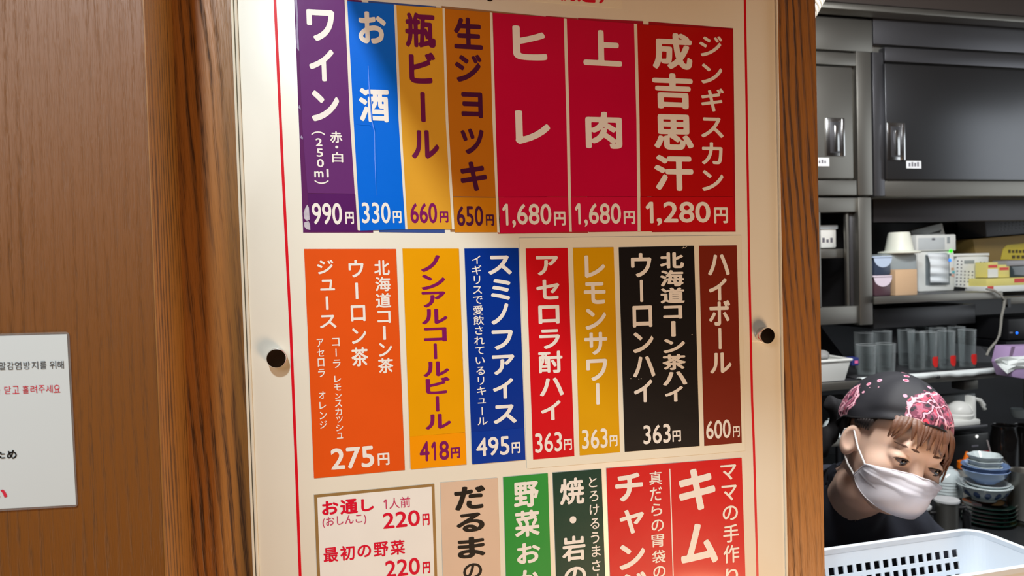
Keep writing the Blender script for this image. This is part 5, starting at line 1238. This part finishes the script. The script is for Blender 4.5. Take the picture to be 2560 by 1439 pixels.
for i in range(7):       # short hair in front of her right ear
    a = -1.05 - i * .06; e0 = float(edge_el(a)) + .05
    lock(a, a - .03, e0, e0 - .34 + .02 * i, .005, off=.004, m=m_hd)
# ------------------------------------------------------------------ foreground basket on the serving counter
m_bk = mat('basket_white', srgb(214, 223, 232), .38, noise=(12, .03), sss=.0)
ct_ = struct(MB().box((XR, .09, .91), (4.5, .27, .935)).build('trim_counter', m_oak_panel, bevel=.003))
bk_ = thing('perforated_basket', 'large white plastic basket with square holes on the serving counter', 'basket', (.86, .14, .9355))
ZR, ZB = 1.047, .9365; X0, X1, Y0, Y1 = .600, 1.041, .070, .212
def rrect(x0, x1, y0, y1, r, nc=8):
    pts = []
    for (cx_, cy_, a0) in ((x1 - r, y1 - r, 0), (x0 + r, y1 - r, PI / 2), (x0 + r, y0 + r, PI), (x1 - r, y0 + r, 1.5 * PI)):
        for k in range(nc + 1): a = a0 + k * PI / 2 / nc; pts.append((cx_ + r * math.cos(a), cy_ + r * math.sin(a)))
    return pts
X0 = .640
tp = .018                                     # taper of the walls
pitch, hole = .0168, .0108; ncol = int((X1 - X0 - .075) / pitch)
xs_ = [X0 + .036]
for k in range(ncol): xs_ += [X1 - .034 - (ncol - k) * pitch, X1 - .034 - (ncol - k) * pitch + hole]
xs_ = sorted(xs_[1:]); zs = [0, .010]
zr_ = []; z_ = ZR - .026
rows = [ZR]
for k in range(4): rows += [z_, z_ - .0125]; z_ -= .019
rows = [r for r in rows if r > ZB + .004] + [ZB]
def ring(z):
    f = (ZR - z) / (ZR - ZB) * tp
    x0, x1, y0, y1, r = X0 + f, X1 - f, Y0 + f, Y1 - f, .030
    pts = []; tg = []
    def arc(cx_, cy_, a0):
        for k in range(9): a = a0 + k * PI / 2 / 8; pts.append((cx_ + r * math.cos(a), cy_ + r * math.sin(a), z)); tg.append('s')
    arc(x1 - r, y1 - r, 0); tg[-1] = 's'
    for i, x in enumerate(sorted(xs_, reverse=True)): pts.append((min(max(x, x0 + r), x1 - r), y1, z)); tg.append('h' if i % 2 == 0 else 's')
    arc(x0 + r, y1 - r, PI / 2); arc(x0 + r, y0 + r, PI)
    for i, x in enumerate(sorted(xs_)): pts.append((min(max(x, x0 + r), x1 - r), y0, z)); tg.append('h' if i % 2 == 0 else 's')
    arc(x1 - r, y0 + r, 1.5 * PI)
    return pts, tg
vs = []; fs = []; tgs = None
for z in rows: p, tgs = ring(z); vs += p
N_ = len(tgs)
for j in range(len(rows) - 1):
    for i in range(N_):
        if tgs[i] == 'h' and j % 2 == 1: continue
        fs.append((j * N_ + i, j * N_ + (i + 1) % N_, (j + 1) * N_ + (i + 1) % N_, (j + 1) * N_ + i))
fs.append(tuple(range((len(rows) - 1) * N_, len(rows) * N_)))
w_ = MB().add(vs, fs).build('walls', m_bk, bk_)
sm = w_.modifiers.new('s', 'SOLIDIFY'); sm.thickness = .0024; sm.offset = 0
for p in w_.data.polygons: p.use_smooth = False
rm = rrect(X0 - .001, X1 + .001, Y0 - .001, Y1 + .001, .031, 10); mb = MB(); vs = []
prf = [(-.0035, -.006), (-.0035, .0015), (-.002, .003), (.002, .003), (.0036, .0015), (.0036, -.006)]
cxm, cym = (X0 + X1) / 2, (Y0 + Y1) / 2; n = len(rm)
for i, (x, y) in enumerate(rm):
    t = np.array(rm[(i + 1) % n]) - np.array(rm[i - 1]); t /= np.linalg.norm(t); nn_ = np.array([t[1], -t[0]])
    for (o_, h_) in prf: vs.append((x + nn_[0] * o_, y + nn_[1] * o_, ZR + h_))
m6 = len(prf)
mb.add(vs, [(i * m6 + j, ((i + 1) % n) * m6 + j, ((i + 1) % n) * m6 + (j + 1) % m6, i * m6 + (j + 1) % m6) for i in range(n) for j in range(m6)])
mb.build('rim', m_bk, bk_, smooth=True)
